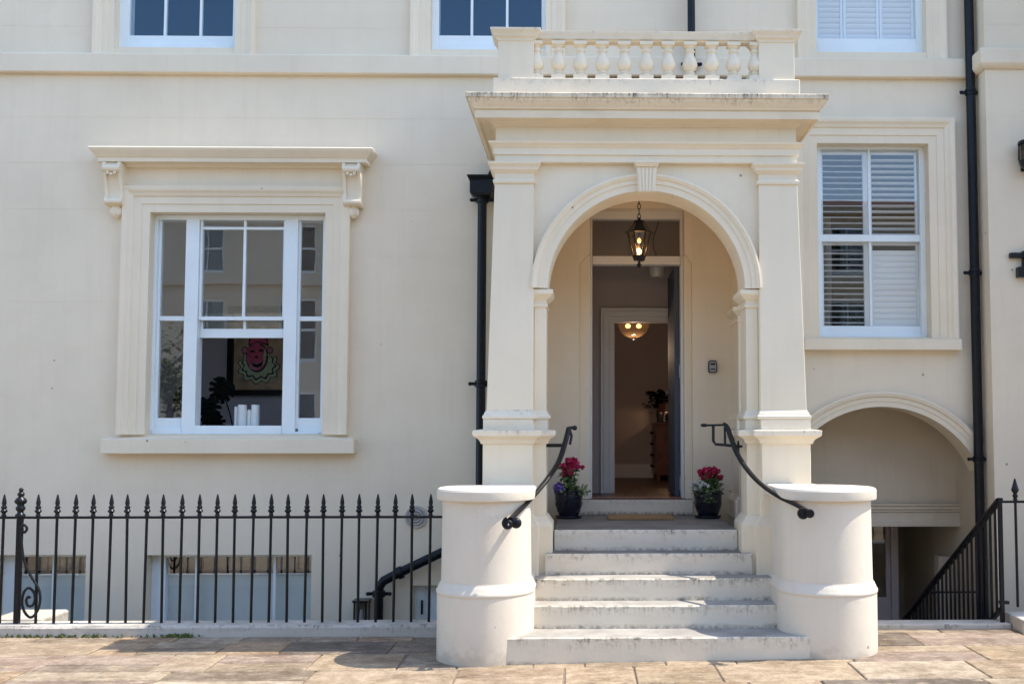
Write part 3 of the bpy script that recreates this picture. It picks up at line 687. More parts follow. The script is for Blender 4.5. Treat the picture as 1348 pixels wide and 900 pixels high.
ks.frustum((XC - .074, XC + .074, -1.612, -1.515), (XC - .092, XC + .092, -1.632, -1.515), 3.43, 3.455); ks.box(XC - .094, XC + .094, -1.634, -1.515, 3.455, 3.4690)
obj('keystone', ks, S2, porch, .003)
# entablature: hollow ring beam
eb = MB(); eb.box(XC - 1.115, XC + 1.115, -1.565, -1.2, 3.47, 3.90); eb.box(XC - 1.115, XC - .845, -1.2, -.001, 3.47, 3.90); eb.box(XC + .845, XC + 1.115, -1.2, -.001, 3.47, 3.90); obj('frieze', eb, S2, porch)
EP = [(XC - 1.115, -.001), (XC - 1.115, -1.565), (XC + 1.115, -1.565), (XC + 1.115, -.001)]
mb = MB(); mb.sweep(EP, [(-.01, 3.4705), (.004, 3.4705), (.004, 3.522), (.016, 3.524), (.016, 3.572), (.022, 3.576), (.032, 3.590), (.048, 3.603), (.052, 3.618), (-.01, 3.622)], ('xy',)); obj('architrave', mb, S2, porch, .002)
mb = MB(); mb.sweep(EP, [(-.01, 3.73), (.01, 3.735), (.022, 3.752), (.045, 3.765), (.122, 3.775), (.122, 3.762), (.140, 3.762), (.140, 3.815), (.132, 3.817), (.132, 3.826), (.148, 3.828), (.152, 3.838), (.168, 3.855), (.188, 3.88), (.192, 3.895), (.204, 3.897), (.206, 3.928), (.195, 3.934), (-.01, 3.95)], ('xy',)); obj('cornice', mb, M['cornice'], porch, .002)
cl = MB(); cl.box(XC - .845, XC + .845, -1.2, -.001, 3.60, 3.66); obj('ceiling', cl, S2, porch)
rf = MB(); rf.box(XC - 1.10, XC + 1.10, -1.55, -.002, 3.90, 3.945); obj('roof', rf, M['lead'], porch)
# balustrade
bc = MB(); bc.box(XC - 1.135, XC + 1.135, -1.635, -1.42, 3.945, 4.085); bc.box(XC - 1.135, XC - .93, -1.42, -.003, 3.945, 4.085); bc.box(XC + .93, XC + 1.135, -1.42, -.003, 3.945, 4.085); obj('blocking_course', bc, M['ledge'], porch, .008)
capp = [(-.01, 4.365), (.006, 4.368), (.012, 4.385), (.02, 4.392), (.03, 4.40), (.03, 4.41), (.042, 4.425), (.052, 4.438), (.054, 4.452), (-.01, 4.458)]
for s in (-1, 1):
    for (y0, y1) in ((-1.61, -1.37), (-.16, -.004)):
        r_ = rect(s, .836, 1.10, y0, y1); mb = MB(); mb.prism(r_, 4.085, 4.455, 'z'); pd = obj('pedestal', mb, S2, porch, .004)
        mb = MB(); mb.sweep(r_, capp, ('xy',), True); obj('pedestal_cap', mb, M['ledge'], porch, .002)
railp = [(-.075, 4.377), (.0, 4.377), (.004, 4.385), (.02, 4.392), (.024, 4.41), (.032, 4.43), (.036, 4.448), (-.075, 4.456)]
mb = MB(); mb.sweep([(XC - .835, -1.575), (XC + .835, -1.575)], railp, ('xy',)); obj('handrail', mb, M['ledge'], porch, .002)
for s in (-1, 1):
    mb = MB(); x = XC + s * .98; mb.box(x - .08, x + .08, -1.369, -.161, 4.377, 4.452); obj('handrail', mb, M['ledge'], porch, .004)
bp = [(.0, .035), (.044, .035), (.040, .045), (.030, .052), (.036, .06), (.036, .068), (.028, .075), (.040, .085), (.053, .105), (.057, .125), (.053, .15), (.042, .175), (.032, .20), (.030, .215), (.038, .222), (.038, .232), (.030, .238), (.030, .25), (.040, .262), (.043, .268), (0, .268)]
bm_ = MB(); bm_.box(-.052, .052, -.052, .052, 0, .0352); bm_.lathe(0, 0, bp, 20); bm_.box(-.048, .048, -.048, .048, .268, .2925)
bme = bm_.mesh('baluster'); bme.materials.append(S2); bme.polygons.foreach_set('use_smooth', [True] * len(bme.polygons)); bme.set_sharp_from_angle(angle=R(38))
for k in range(11): inst(bme, 'baluster', porch, (XC + (k - 5) * .1635, -1.555, 4.0845))
for s in (-1, 1):
    for k in range(7): inst(bme, 'baluster', porch, (XC + s * .98, -1.22 + k * .155, 4.0845))

# ================================================================== STEPS
steps = thing('entrance_steps', 'worn white painted stone steps with black stains climbing to the front door', 'steps', (XC, -1.9, 0))
FR = [-2.305, -2.0, -1.79, -1.585, -1.372]; ZT = [.150, .305, .457, .607, .757]
XL = [-.66, -.36, -.36, -.285, -.225]; XR = [1.62, 1.33, 1.32, 1.21, 1.135]
rs = random.Random(5)
for k in range(5):
    y0, y1 = FR[k], (FR[k + 1] if k < 4 else -.002); z0 = (-.06 if k == 0 else ZT[k - 1] - .02); z1 = ZT[k]
    n = 26; mb = MB(); vs = []
    for i in range(n + 1):
        x = XL[k] + (XR[k] - XL[k]) * i / n; wv = rs.uniform(-.0012, .0012)
        e = .008 + rs.uniform(-.002, .003)
        vs += [(x, y0 + wv * .5, z0), (x, y0 + wv, z1 - e), (x, y0 + e * .8, z1 + wv * .35), (x, y1 + .02, z1), (x, y1 + .02, z0)]
    fs = [(i * 5 + j, i * 5 + (j + 1) % 5, (i + 1) * 5 + (j + 1) % 5, (i + 1) * 5 + j) for i in range(n) for j in range(5)] + [(0, 1, 2, 3, 4), tuple(n * 5 + q for q in (4, 3, 2, 1, 0))]
    mb.add(vs, fs)
    if k == 4:
        o = obj('landing', mb, M['landing'], steps)
    else: o = obj('step', mb, M['step'] if k < 3 else M['landing'], steps)

# ================================================================== ROUNDED PIERS beside the steps
def dpier(cx, cy, r, s, label):
    t = thing('stair_pier', label, 'pier', (cx, cy, 0))
    def plan(d, a=0):     # outline offset by d: a round drum with a tail back to the porch on its inner side
        n = 40; rr = r + d; inner = s
        pts = []
        if s > 0:   # inner side is +x
            pts = [(cx + rr * math.cos(R(q)), cy + rr * math.sin(R(q))) for q in [180 + 180 * k / n for k in range(n + 1)]]
            pts += [(cx + rr, -1.578), (cx - .02 - d, -1.578), (cx - .02 - d, cy + rr * .98)]
            pts += [(cx + rr * math.cos(R(q)), cy + rr * math.sin(R(q))) for q in [96 + 84 * k / 20 for k in range(20)]]
        else:
            pts = [(cx + rr * math.cos(R(q)), cy + rr * math.sin(R(q))) for q in [180 + 180 * k / n for k in range(n + 1)]]
            pts += [(cx + rr * math.cos(R(q)), cy + rr * math.sin(R(q))) for q in [84 * k / 20 for k in range(1, 20)]]
            pts += [(cx + .02 + d, cy + rr * .98), (cx + .02 + d, -1.578), (cx - rr, -1.578)]
        return pts
    def solid(levels):     # list of (offset, z)
        mb = MB(); P = [[(x, y, z) for x, y in plan(d)] for d, z in levels]; n = len(P[0])
        vs = [v for ring in P for v in ring]
        fs = [(i * n + j, i * n + (j + 1) % n, (i + 1) * n + (j + 1) % n, (i + 1) * n + j) for i in range(len(P) - 1) for j in range(n)]
        for base, rev in ((0, True), ((len(P) - 1) * n, False)):
            tr = tessellate_polygon([[Vector((p[0], p[1], 0)) for p in P[0 if rev else -1]]])
            fs += [tuple(base + i for i in q) for q in tr]
        mb.add(vs, fs); return mb
    obj('lower_drum', solid([(0, -.2), (0, .02), (0, .405)]), M['white_render'], t, smooth=40)
    obj('band', solid([(.0, .4055), (.005, .412), (.006, .430), (-.004, .440), (-.006, .452), (-.012, .460), (-.016, .474), (-.025, .484), (-.026, .492)]), M['white_render'], t, smooth=50)
    obj('upper_drum', solid([(-.027, .4925), (-.03, .75), (-.032, 1.026)]), M['white_render'], t, smooth=40)
    obj('cap', solid([(-.012, 1.0265), (.004, 1.030), (.007, 1.04), (.007, 1.09), (.0, 1.102), (-.012, 1.108)]), M['white_render'], t, smooth=18)
dpier(-.672, -2.025, .326, 1, 'white rounded pier left of the entrance steps, next to the iron railing')
dpier(1.648, -2.02, .336, -1, 'white rounded pier right of the entrance steps, in front of the basement arch')

# ================================================================== HAND RAILS
def spline(pts, n=8):
    P = [Vector(p) for p in pts]; out = []
    for i in range(len(P) - 1):
        p0 = P[max(0, i - 1)]; p1 = P[i]; p2 = P[i + 1]; p3 = P[min(len(P) - 1, i + 2)]
        for k in range(n):
            t = k / n; out.append(.5 * ((2 * p1) + (p2 - p0) * t + (2 * p0 - 5 * p1 + 4 * p2 - p3) * t * t + (3 * p1 - p0 - 3 * p2 + p3) * t ** 3))
    out.append(P[-1]); return out
def flat_tube(mb, pts, hw, ht, n=12):     # oval handrail section, wide across
    o = MB(); o.tube([(0, 0, 0), (1, 0, 0)], 1, n)
    P = [Vector(p) for p in pts]; vs = []; L = len(P)
    for i, p in enumerate(P):
        t = (P[min(L - 1, i + 1)] - P[max(0, i - 1)]).normalized(); side = t.cross(Vector((0, 0, 1))).normalized(); up = side.cross(t)
        for k in range(n):
            a = 2 * PI * k / n; vs.append(p + side * (hw * math.cos(a)) + up * (ht * math.sin(a)))
    fs = [(i * n + k, i * n + (k + 1) % n, (i + 1) * n + (k + 1) % n, (i + 1) * n + k) for i in range(L - 1) for k in range(n)] + [tuple(range(n)), tuple((L - 1) * n + k for k in range(n))]
    return mb.add(vs, fs)
def w3(px, py, Y): x, z = un(px, py, Y); return (x, Y, z)
lr = thing('stair_handrail', 'black wrought iron handrail with a scrolled end in front of the left pier', 'handrail', (-.3, -1.9, .8))
pl = spline([w3(749, 563, -1.40), w3(744, 582, -1.48), w3(736, 606, -1.62), w3(722, 628, -1.80), w3(704, 650, -2.0), w3(687, 668, -2.2), w3(672, 683, -2.40)])
obj('rail', flat_tube(MB(), pl, .021, .014), M['iron'], lr, smooth=60)
cx, cy, cz = w3(672, 690, -2.42)
sc_ = [(cx - .015 + .035 * (1 - k / 26) * math.cos(R(100 + k * 22)), cy - .006 * (k / 26) + .0, cz + .005 + .036 * (1 - k / 26) * math.sin(R(100 + k * 22))) for k in range(24)]
mb = MB(); mb.tube(sc_, .012, 8); mb.ball((cx + .035, cy + .02, cz + .008), .036, 14, 8, 1, .6, 1); mb.tube([(cx + .035, cy + .02, cz + .008), (cx + .045, -2.34, cz + .0)], .014, 8); obj('scroll', mb, M['iron'], lr, smooth=60)
a = w3(742, 586, -1.47); mb = MB(); mb.box(XC - .742, a[0], -1.478, -1.462, a[2] - .013, a[2] + .013); obj('bracket', mb, M['iron'], lr, .003)
a = w3(749, 563, -1.40); mb = MB(); mb.tube([a, (a[0] + .03, -1.38, a[2] + .003), (a[0] + .04, -1.37, a[2])], .012, 8); mb.ball((a[0] + .042, -1.37, a[2]), .019, 10, 6); mb.tube([a, (a[0] + .02, -1.40, a[2] - .06), (a[0] + .008, -1.43, a[2] - .12)], .010, 8); obj('end_knob', mb, M['iron'], lr, smooth=60)
rr = thing('stair_handrail', 'black wrought iron handrail with a round end in front of the right pier', 'handrail', (1.2, -1.9, .8))
pl = spline([w3(925, 559, -1.36), w3(942, 558.5, -1.36), w3(955, 559, -1.37), w3(962, 575, -1.45), w3(970, 596, -1.56), w3(984, 618, -1.70), w3(1002, 637, -1.88), w3(1025, 653, -2.08), w3(1048, 664, -2.27), w3(1062, 672, -2.40)])
obj('rail', flat_tube(MB(), pl[14:], .021, .014), M['iron'], rr, smooth=60)
mb = MB(); mb.tube([w3(928, 559.5, -1.36), w3(958, 559, -1.37)], .008, 8); b0 = w3(927, 559.5, -1.36); mb.ball(b0, .020, 12, 6, 1.4, 1, .7); obj('end_knob', mb, M['iron'], rr, smooth=60)
mb = MB(); mb.tube([w3(939, 560, -1.37), w3(939, 580, -1.40), w3(942, 584.5, -1.40), w3(960, 586, -1.42), w3(976, 587.5, -1.47)], .011, 8); mb.tube([w3(954, 562, -1.38), w3(954.5, 586, -1.41)], .009, 8)
c_ = w3(972, 587, -1.47)
for ax in ((.03, 0, 0), (0, 0, .04)): mb.tube([(c_[0] - ax[0], c_[1], c_[2] - ax[2]), (c_[0] + ax[0], c_[1], c_[2] + ax[2])], .008, 8)
obj('bracket', mb, M['iron'], rr, smooth=60)
cx, cy, cz = w3(1060, 676, -2.42); mb = MB(); mb.lathe(0, 0, [(0, -.016), (.034, -.016), (.038, -.006), (.038, .006), (.034, .016), (0, .016)], 20)
me = mb.mesh('scroll'); me.transform(Matrix.Translation((cx - .008, cy + .03, cz)) @ Matrix.Rotation(R(90), 4, 'X')); obj('scroll', me, M['iron'], rr, smooth=40)
mb = MB(); mb.lathe(0, 0, [(0, -.018), (.024, -.018), (.030, -.006), (.030, .006), (.024, .018), (0, .018)], 16); me = mb.mesh('scroll'); me.transform(Matrix.Translation((cx + .03, cy + .0, cz + .002)) @ Matrix.Rotation(R(90), 4, 'X')); obj('scroll', me, M['iron'], rr, smooth=40)

# ================================================================== IRON RAILING (left)
fence = thing('iron_railing', 'black spear topped iron railing on a stone kerb along the left basement area', 'railing', (-2.8, -1.2, .06))
pl_ = MB(); n = 60; rs = random.Random(3)
vs = []
for i in range(n + 1):
    x = -9.0 + (9.0 - 1.0) * i / n; w = rs.uniform(-.008, .008)
    vs += [(x, -1.30 + w, -.1), (x, -1.30 + w, .035), (x, -1.285, .055 + w * .3), (x, -1.12, .06), (x, -1.12, -.1)]
pl_.add(vs, [(i * 5 + j, i * 5 + (j + 1) % 5, (i + 1) * 5 + (j + 1) % 5, (i + 1) * 5 + j) for i in range(n) for j in range(5)] + [(0, 1, 2, 3, 4), tuple(n * 5 + q for q in (4, 3, 2, 1, 0))])
obj('plinth', pl_, M['kerb'], fence)
rl = MB(); rl.box(-9, -.88, -1.218, -1.182, .832, .850); obj('rail', rl, M['iron'], fence, .003)
bar_me = MB().lathe(0, 0, [(.0105, 0), (.0105, .79), (.010, .80)], 10).mesh('bar'); bar_me.materials.append(M['iron'])
fin_me = MB().lathe(0, 0, [(.016, 0), (.018, .008), (.013, .016), (.015, .026), (.024, .034), (.026, .040), (.018, .050), (.015, .056), (.021, .064), (.021, .070), (.013, .080), (.015, .092), (.017, .10), (.012, .13), (.006, .158), (.002, .166), (0, .166)], 14).mesh('finial'); fin_me.materials.append(M['iron'])
for m_ in (bar_me, fin_me): m_.polygons.foreach_set('use_smooth', [True] * len(m_.polygons)); m_.set_sharp_from_angle(angle=R(50))
for k in range(-26, 25):
    if k == 1: continue
    x = -4.367 + .1331 * k
    b = inst(bar_me, 'bar', fence, (x, -1.2, .052)); b.rotation_euler = (rs.uniform(-.010, .010), rs.uniform(-.009, .009), 0)
    f = inst(fin_me, 'finial', b, (0, 0, 0)); f.matrix_parent_inverse = Matrix.Identity(4); f.location = (0, 0, .797)
px_ = -4.241
pm = MB(); pm.box(px_ - .019, px_ + .019, -1.219, -1.181, .05, .85); post = obj('post', pm, M['iron'], fence, .003); post['label'] = 'thick square railing post with a turned finial'
pf = MB(); pf.lathe(px_, -1.2, [(.036, .85), (.036, .862), (.024, .872), (.020, .885), (.032, .90), (.034, .915), (.024, .93), (.024, .938), (.040, .95), (.044, .965), (.036, .98), (.020, .992), (.018, 1.0), (.026, 1.01), (.024, 1.022), (.014, 1.03), (.014, 1.042), (.018, 1.05), (.008, 1.062), (0, 1.064)], 18); obj('finial', pf, M['iron'], post, smooth=50)
# scrolled back stay
def wf(px, py): x, z = un(px, py, -1.235); return (x, -1.235, z)
sp_ = spline([wf(30, 697), wf(29, 693), wf(33, 691), wf(35.5, 696), wf(32, 700.5), wf(28.5, 699), wf(28.5, 715), wf(32, 738), wf(41, 758), wf(50, 773), wf(53, 787), wf(49.5, 803), wf(41, 812), wf(33, 806), wf(29, 793), wf(31.5, 779), wf(38, 773.5), wf(44.5, 779), wf(46, 788), wf(43, 796), wf(37, 797), wf(34.5, 790), wf(37, 785), wf(40, 787)], 6)
mb = MB(); mb.tube(sp_, .010, 8); obj('scroll_stay', mb, M['iron'], post, smooth=60)

# ================================================================== RIGHT RAILING DOWN THE BASEMENT STEPS
br = thing('basement_stair_railing', 'black iron balustrade sloping down the basement steps under the right arch', 'railing', (3.05, -1.25, 0))
y0, y1 = -1.28, .75; xr0 = unx(1316, 657, y0); ztop0 = unzz(1316, 657, y0); xr1 = unx(1188, 818, y1); ztop1 = unzz(1188, 818, y1)
mb = MB()
def slope(mb, za, zb, t, w):
    d = MB(); mb.prism([(y0, za), (y1, zb), (y1, zb - t), (y0, za - t)], -w, w, 'x')
sl = (ztop1 - ztop0) / (y1 - y0)
def rx(y): return xr0 + (xr1 - xr0) * (y - y0) / (y1 - y0)
def rz_(y): return ztop0 + sl * (y - y0)
def sbar(za, w, t):
    mb = MB(); vs = []
    for y in (y0, y1 + .3):
        x = rx(y); z = rz_(y) + za
        vs += [(x - w, y, z), (x + w, y, z), (x + w, y, z - t), (x - w, y, z - t)]
    return mb.add(vs, [(0, 1, 2, 3), (7, 6, 5, 4), (0, 4, 5, 1), (1, 5, 6, 2), (2, 6, 7, 3), (3, 7, 4, 0)])
obj('top_rail', sbar(.012, .026, .026), M['iron'], br, .003); obj('bottom_rail', sbar(-.80, .018, .03), M['iron'], br, .003)
bm2 = MB().box(-.008, .008, -.008, .008, -.80, -.01).mesh('bar'); bm2.materials.append(M['iron'])
nb = 27
for k in range(1, nb):
    y = y0 + (y1 + .25 - y0) * k / nb; inst(bm2, 'bar', br, (rx(y), y, rz_(y)))
mb = MB(); mb.box(xr0 - .015, xr0 + .015, y0 - .015, y0 + .015, .0, ztop0 + .012); mb.box(xr0 - .02, xr0 + .05, y0 - .02, y0 + .02, .19, .215); obj('post', mb, M['iron'], br, .003)
mb = MB(); xa, za = un(1224, 779, -.1); xb, zb = un(1292, 779, -.1); mb.box(xa, xb, -.108, -.092, za - .008, za + .008); obj('cross_bar', mb, M['iron'], br)
kb = MB(); kb.box(1.70, 3.19, -1.34, -1.16, -.1, .055); o = obj('kerb_stone', kb, M['kerb'], None, .012); tag(o, 'long pale stone kerb at the head of the basement steps under the arch', 'kerb stone')
fr = thing('iron_railing', 'black spear topped railing bar with a rail on a stone block at the right edge', 'railing', (3.3, -1.25, 0))
xs_, zs_ = un(1334, 660, -1.25); xe, zb_ = un(1342, 808, -1.25)
mb = MB(); mb.box(xs_ - .06, 5.6, -1.52, -1.15, -.05, .115); obj('plinth', mb, M['kerb'], fr, .015)
mb = MB(); mb.box(xr0 + .016, 5.6, -1.268, -1.232, zs_ - .009, zs_ + .009); obj('rail', mb, M['iron'], fr, .003)
sm = MB().lathe(0, 0, [(.014, 0), (.017, .01), (.012, .02), (.020, .032), (.020, .042), (.012, .052), (.026, .075), (.028, .085), (.018, .12), (.006, .165), (0, .172)], 14).mesh('finial'); sm.materials.append(M['iron'])
for k in range(15):
    x = xs_ + .133 * k + .015; b = inst(bar_me, 'bar', fr, (x, -1.25, zs_ - .79)); f = inst(sm, 'finial', b); f.matrix_parent_inverse = Matrix.Identity(4); f.location = (0, 0, .797)
    b.rotation_euler = (0, -.0, 0)

# ================================================================== PIPES
def bracket(p, x, z, y=-.1, r=.05):
    mb = MB(); mb.lathe(x, y, [(r * .8, z - .03), (r * 1.1, z - .026), (r * 1.1, z - .008), (r * .98, z - .004), (r * .98, z + .004), (r * 1.1, z + .008), (r * 1.1, z + .026), (r * .8, z + .03)], 16)
    mb.box(x - r * 1.9, x + r * 1.9, y + .0, y + .02, z - .014, z + .014)
    mb.ball((x - r * 1.9, y, z), .017, 8, 6); mb.ball((x + r * 1.9, y, z), .017, 8, 6)
    obj('bracket', mb, M['pipe'], p, smooth=40)
dl = thing('drainpipe', 'black cast iron drainpipe with a square hopper head left of the porch', 'drainpipe', (-.9, -.1, .3))
xd = -.902
mb = MB(); mb.tube([(xd, -.1, 3.50), (xd, -.1, .64), (xd - .02, -.1, .60), (xd - .06, -.1, .575), (-1.62, -.1, .262), (-1.72, -.1, .21), (-1.755, -.1, .16), (-1.76, -.1, .09), (-1.76, -.1, -1.9)], .040, 16); obj('pipe', mb, M['pipe'], dl, smooth=60)
mb = MB(); mb.frustum((xd - .075, xd + .075, -.19, -.01), (xd - .100, xd + .100, -.205, -.006), 3.53, 3.55); mb.box(xd - .100, xd + .100, -.205, -.006, 3.55, 3.66); mb.frustum((xd - .100, xd + .100, -.205, -.006), (xd - .122, xd + .122, -.235, -.004), 3.66, 3.69); mb.box(xd - .122, xd + .122, -.235, -.004, 3.69, 3.70); obj('hopper', mb, M['pipe'], dl, .003)
mb = MB(); mb.tube([(xd + .06, -.1, 3.66), (xd + .10, -.1, 3.75), (xd + .2, -.1, 3.80)], .045, 12); obj('spout', mb, M['pipe'], dl, smooth=60)
bracket(dl, xd, 3.505); bracket(dl, xd, 1.895); bracket(dl, -1.76, .10)
mb = MB(); 
for t0, t1 in (((-1.56, -.1, .287), (-1.60, -.1, .27)),): mb.tube([t0, t1], .054, 16)
obj('collar', mb, M['pipe'], dl, smooth=40)
du = thing('drainpipe', 'short black drainpipe coming down the wall behind the porch balustrade', 'drainpipe', (.94, -.1, 4.66))
mb = MB(); mb.tube([(.941, -.1, 7.5), (.941, -.1, 4.66)], .034, 14); obj('pipe', mb, M['pipe'], du, smooth=60); bracket(du, .941, 4.73, -.1, .042)
dr = thing('drainpipe', 'tall black drainpipe in the corner between the house and the bay on the right', 'drainpipe', (3.425, -.09, -1))
mb = MB(); mb.tube([(3.428, -.10, 8), (3.428, -.10, -1.5)], .041, 16); obj('pipe', mb, M['pipe'], dr, smooth=60)
for z in (4.49, 2.875, 1.243):
    bracket(dr, 3.428, z, -.10, .045)
    b = MB(); b.box(3.49, 3.53, -.16, -.13, z - .012, z + .012)
# ================================================================== THE NEXT HOUSE'S BAY
bay = thing('house', 'projecting cream bay of the neighbouring house at the right edge', 'house', (5.5, 0, 0))
obj('wall', grid_wall(3.492, 12, -2.2, 11, -.28, .60, [], [l - .03 for l in LINES]), M['stucco'], bay)
obj('wall', MB().box(4.6, 12, -1.25, -.29, -2.2, 9.5), M['stucco'], bay)      # the bay's deeper front, out of view to the right
mb = MB(); mb.sweep([(3.492, .0), (3.492, -.28), (4.59, -.28)], [(0, 4.64), (.02, 4.642), (.045, 4.66), (.06, 4.68), (.06, 4.80), (.05, 4.815), (0, 4.83)], ('xy',)); obj('string_course', mb, M['stucco'], bay, .004)
la = thing('wall_lantern', 'black wall lantern at the upper right edge on the bay', 'lantern', (3.9, -.4, 3.8))
x_, zt_ = un(1341, 186, -.40); zb_ = unzz(1341, 222, -.40); xc_ = x_ + .10
mb = MB(); mb.lathe(xc_, -.40, [(.10, zt_ - .03), (.105, zt_ - .02), (.10, zt_), (.03, zt_ + .01)], 20); mb.lathe(xc_, -.40, [(.045, zb_ - .01), (.085, zb_ + .025), (.10, zb_ + .07), (.09, zb_ + .075), (.0, zb_ + .075)], 20)
for k in range(6): a_ = R(k * 60 + 180); mb.tube([(xc_ + .098 * math.cos(a_), -.40 + .098 * math.sin(a_), zt_ - .03), (xc_ + .102 * math.cos(a_), -.40 + .102 * math.sin(a_), zb_ + .07)], .008, 6)
mb.box(xc_ - .04, xc_ + .04, -.31, -.281, zb_, zt_); obj('frame', mb, M['iron'], la, smooth=40)
mb = MB(); mb.lathe(xc_, -.40, [(.085, zb_ + .076), (.085, zt_ - .03)], 20); obj('glass', mb, M['lamp_glass'], la, smooth=40)
ib = thing('wall_bracket', 'black iron wall fitting with two short bars at the right edge below the lantern', 'bracket', (3.9, -.3, 2.9))
for (a, y_, c, dd) in ((1330, 332.5, 339.5, .05), (1339, 351.5, 365, .07)):
    xa, z1_ = un(a, y_, -.32); z0_ = unzz(a, c, -.32); mb = MB(); mb.box(xa, xa + .35, -.281 - dd, -.281, z0_, z1_); obj('bar', mb, M['iron'], ib, .005)
xa, z1_ = un(1346.5, 330, -.32); z0_ = unzz(1346.5, 352, -.32); mb = MB(); mb.box(xa, xa + .05, -.34, -.281, z0_, z1_); obj('upright', mb, M['iron'], ib, .004)

# ================================================================== SMALL FITTINGS
ks_ = thing('key_safe', 'small black key safe with a grey front on the wall right of the door', 'key safe', (1.12, -.03, 2.0))
def rrect(x0, x1, z0, z1, r, n=5):
    return [(cx + r * math.cos(R(a)), cz + r * math.sin(R(a))) for cx, cz, a0 in ((x1 - r, z1 - r, 0), (x0 + r, z1 - r, 90), (x0 + r, z0 + r, 180), (x1 - r, z0 + r, 270)) for a in [a0 + 90 * k / n for k in range(n + 1)]]
mb = MB(); mb.prism(rrect(1.082, 1.158, 1.995, 2.105, .02), -.032, -.001, 'y'); obj('body', mb, M['blackplastic'], ks_, .004)
mb = MB(); mb.prism(rrect(1.092, 1.148, 2.004, 2.094, .014), -.046, -.032, 'y'); fr_ = obj('cover', mb, M['greyplastic'], ks_, .003)
mb = MB(); mb.box(1.099, 1.141, -.049, -.046, 2.062, 2.082); obj('window_slot', mb, M['blackplastic'], fr_)
mb = MB()
for k in range(4): mb.box(1.101 + k * .010, 1.108 + k * .010, -.0495, -.046, 2.02, 2.035)
obj('dial', mb, M['blackplastic'], fr_)
ve = thing('wall_vent', 'round grey extractor vent on the wall behind the railing', 'vent', (-1.464, -.02, .74))
mb = MB()
for r0, r1, y_ in ((.096, .078, -.018), (.066, .052, -.03), (.040, .028, -.036)):
    n = 28; vs = []
    for k in range(n):
        a = 2 * PI * k / n
        for r_, yy in ((r0, -.001), (r0, y_), (r1, y_), (r1, -.001)): vs.append((-1.464 + r_ * math.cos(a), yy, .743 + r_ * math.sin(a)))
    mb.add(vs, [(k * 4 + j, ((k + 1) % n) * 4 + j, ((k + 1) % n) * 4 + (j + 1) % 4, k * 4 + (j + 1) % 4) for k in range(n) for j in range(4)])
obj('ring', mb, M['meter'], ve, smooth=40)
mb = MB(); mb.lathe(0, 0, [(.088, 0), (.088, .010), (0, .012)], 28); me = mb.mesh('plate'); me.transform(Matrix.Translation((-1.464, -.001, .743)) @ Matrix.Rotation(R(90), 4, 'X')); obj('plate', me, M['greyplastic'], ve, smooth=40)
mb = MB(); mb.lathe(0, 0, [(0, .014), (.018, .012), (.02, 0)], 12); me = mb.mesh('boss'); me.transform(Matrix.Translation((-1.464, -.03, .743)) @ Matrix.Rotation(R(90), 4, 'X')); obj('boss', me, M['meter'], ve, smooth=40)
al = thing('area_lamp', 'small black box lantern low on the wall beside the bent waste pipe', 'lantern', (-1.9, -.1, -.05))
xa, za = un(467, 789, -.1); xb, zb = un(484, 816, -.1); zb = zb - .03
mb = MB(); mb.box(xa - .01, xb + .01, -.16, -.001, za - .015, za); mb.box(xa - .005, xb + .005, -.155, -.001, zb, zb + .02)
for x in (xa, xb - .012):
    for y in (-.15, -.02): mb.box(x, x + .012, y, y + .012, zb + .02, za - .015)
obj('frame', mb, M['iron'], al); mb = MB(); mb.box(xa + .004, xb - .004, -.145, -.02, zb + .021, za - .016); obj('glass', mb, M['smoke_glass'], al)
mb = MB(); mb.lathe((xa + xb) / 2, -.09, [(.018, zb + .02), (.018, zb + .06), (.01, zb + .12), (0, zb + .125)], 10); obj('bulb', mb, M['candle'], al, smooth=40)
xa, za = un(10, 806, -.72); xb = unx(78, 806, -.72)
mb = MB(); mb.box(xa, xb, -1.0, -.55, -2.2, za); o = obj('stone_block', mb, M['kerb'], None, .02); tag(o, 'sunlit pale stone block in the basement area behind the scrolled railing post', 'stone block')
mt = MB(); mt.box(.19, .737, -.53, -.16, .7575, .779); o = obj('doormat', mt, M['coir'], None, .006); tag(o, 'flat brown coir doormat lying before the front door step', 'doormat')

# ================================================================== PORCH LANTERN
ln = thing('hanging_lantern', 'black six sided lantern with a lit bulb hanging on a chain under the porch arch', 'lantern', (XC - .012, -.75, 3.6))
lx, ly = XC - .014, -.75
mb = MB(); z = 3.6; k = 0
while z > 3.225:
    n = 12; w, h = .012, .026; rot = (k % 2) * 90
    pts = []
    for q in range(n):
        a = 2 * PI * q / n; u = w * math.cos(a); pts.append((lx + u * math.cos(R(rot)), ly + u * math.sin(R(rot)), z - h + h * math.sin(a)))
    mb.tube(pts, .0036, 6, True); z -= .043; k += 1
obj('chain', mb, M['iron'], ln, smooth=60)
def hexl(prof, rot=R(0)): return MB().lathe(lx, ly, prof, 6, rot)
obj('roof', hexl([(.0, 3.225), (.012, 3.222), (.012, 3.20), (.045, 3.198), (.05, 3.178), (.052, 3.172), (.075, 3.14), (.095, 3.118), (.116, 3.104), (.118, 3.096), (.095, 3.094), (0, 3.094)]), M['iron'], ln, .002)
fm = MB()
for q in range(6):
    a = R(60 * q); fm.tube([(lx + .092 * math.cos(a), ly + .092 * math.sin(a), 3.095), (lx + .047 * math.cos(a), ly + .047 * math.sin(a), 2.905)], .006, 6)
obj('frame', fm, M['iron'], ln)
obj('base', hexl([(0, 2.91), (.054, 2.91), (.056, 2.90), (.046, 2.885), (.05, 2.878), (.04, 2.866), (.012, 2.862), (.010, 2.85), (.019, 2.84), (.018, 2.828), (.006, 2.812), (0, 2.81)]), M['iron'], ln, .001)
gm = MB()
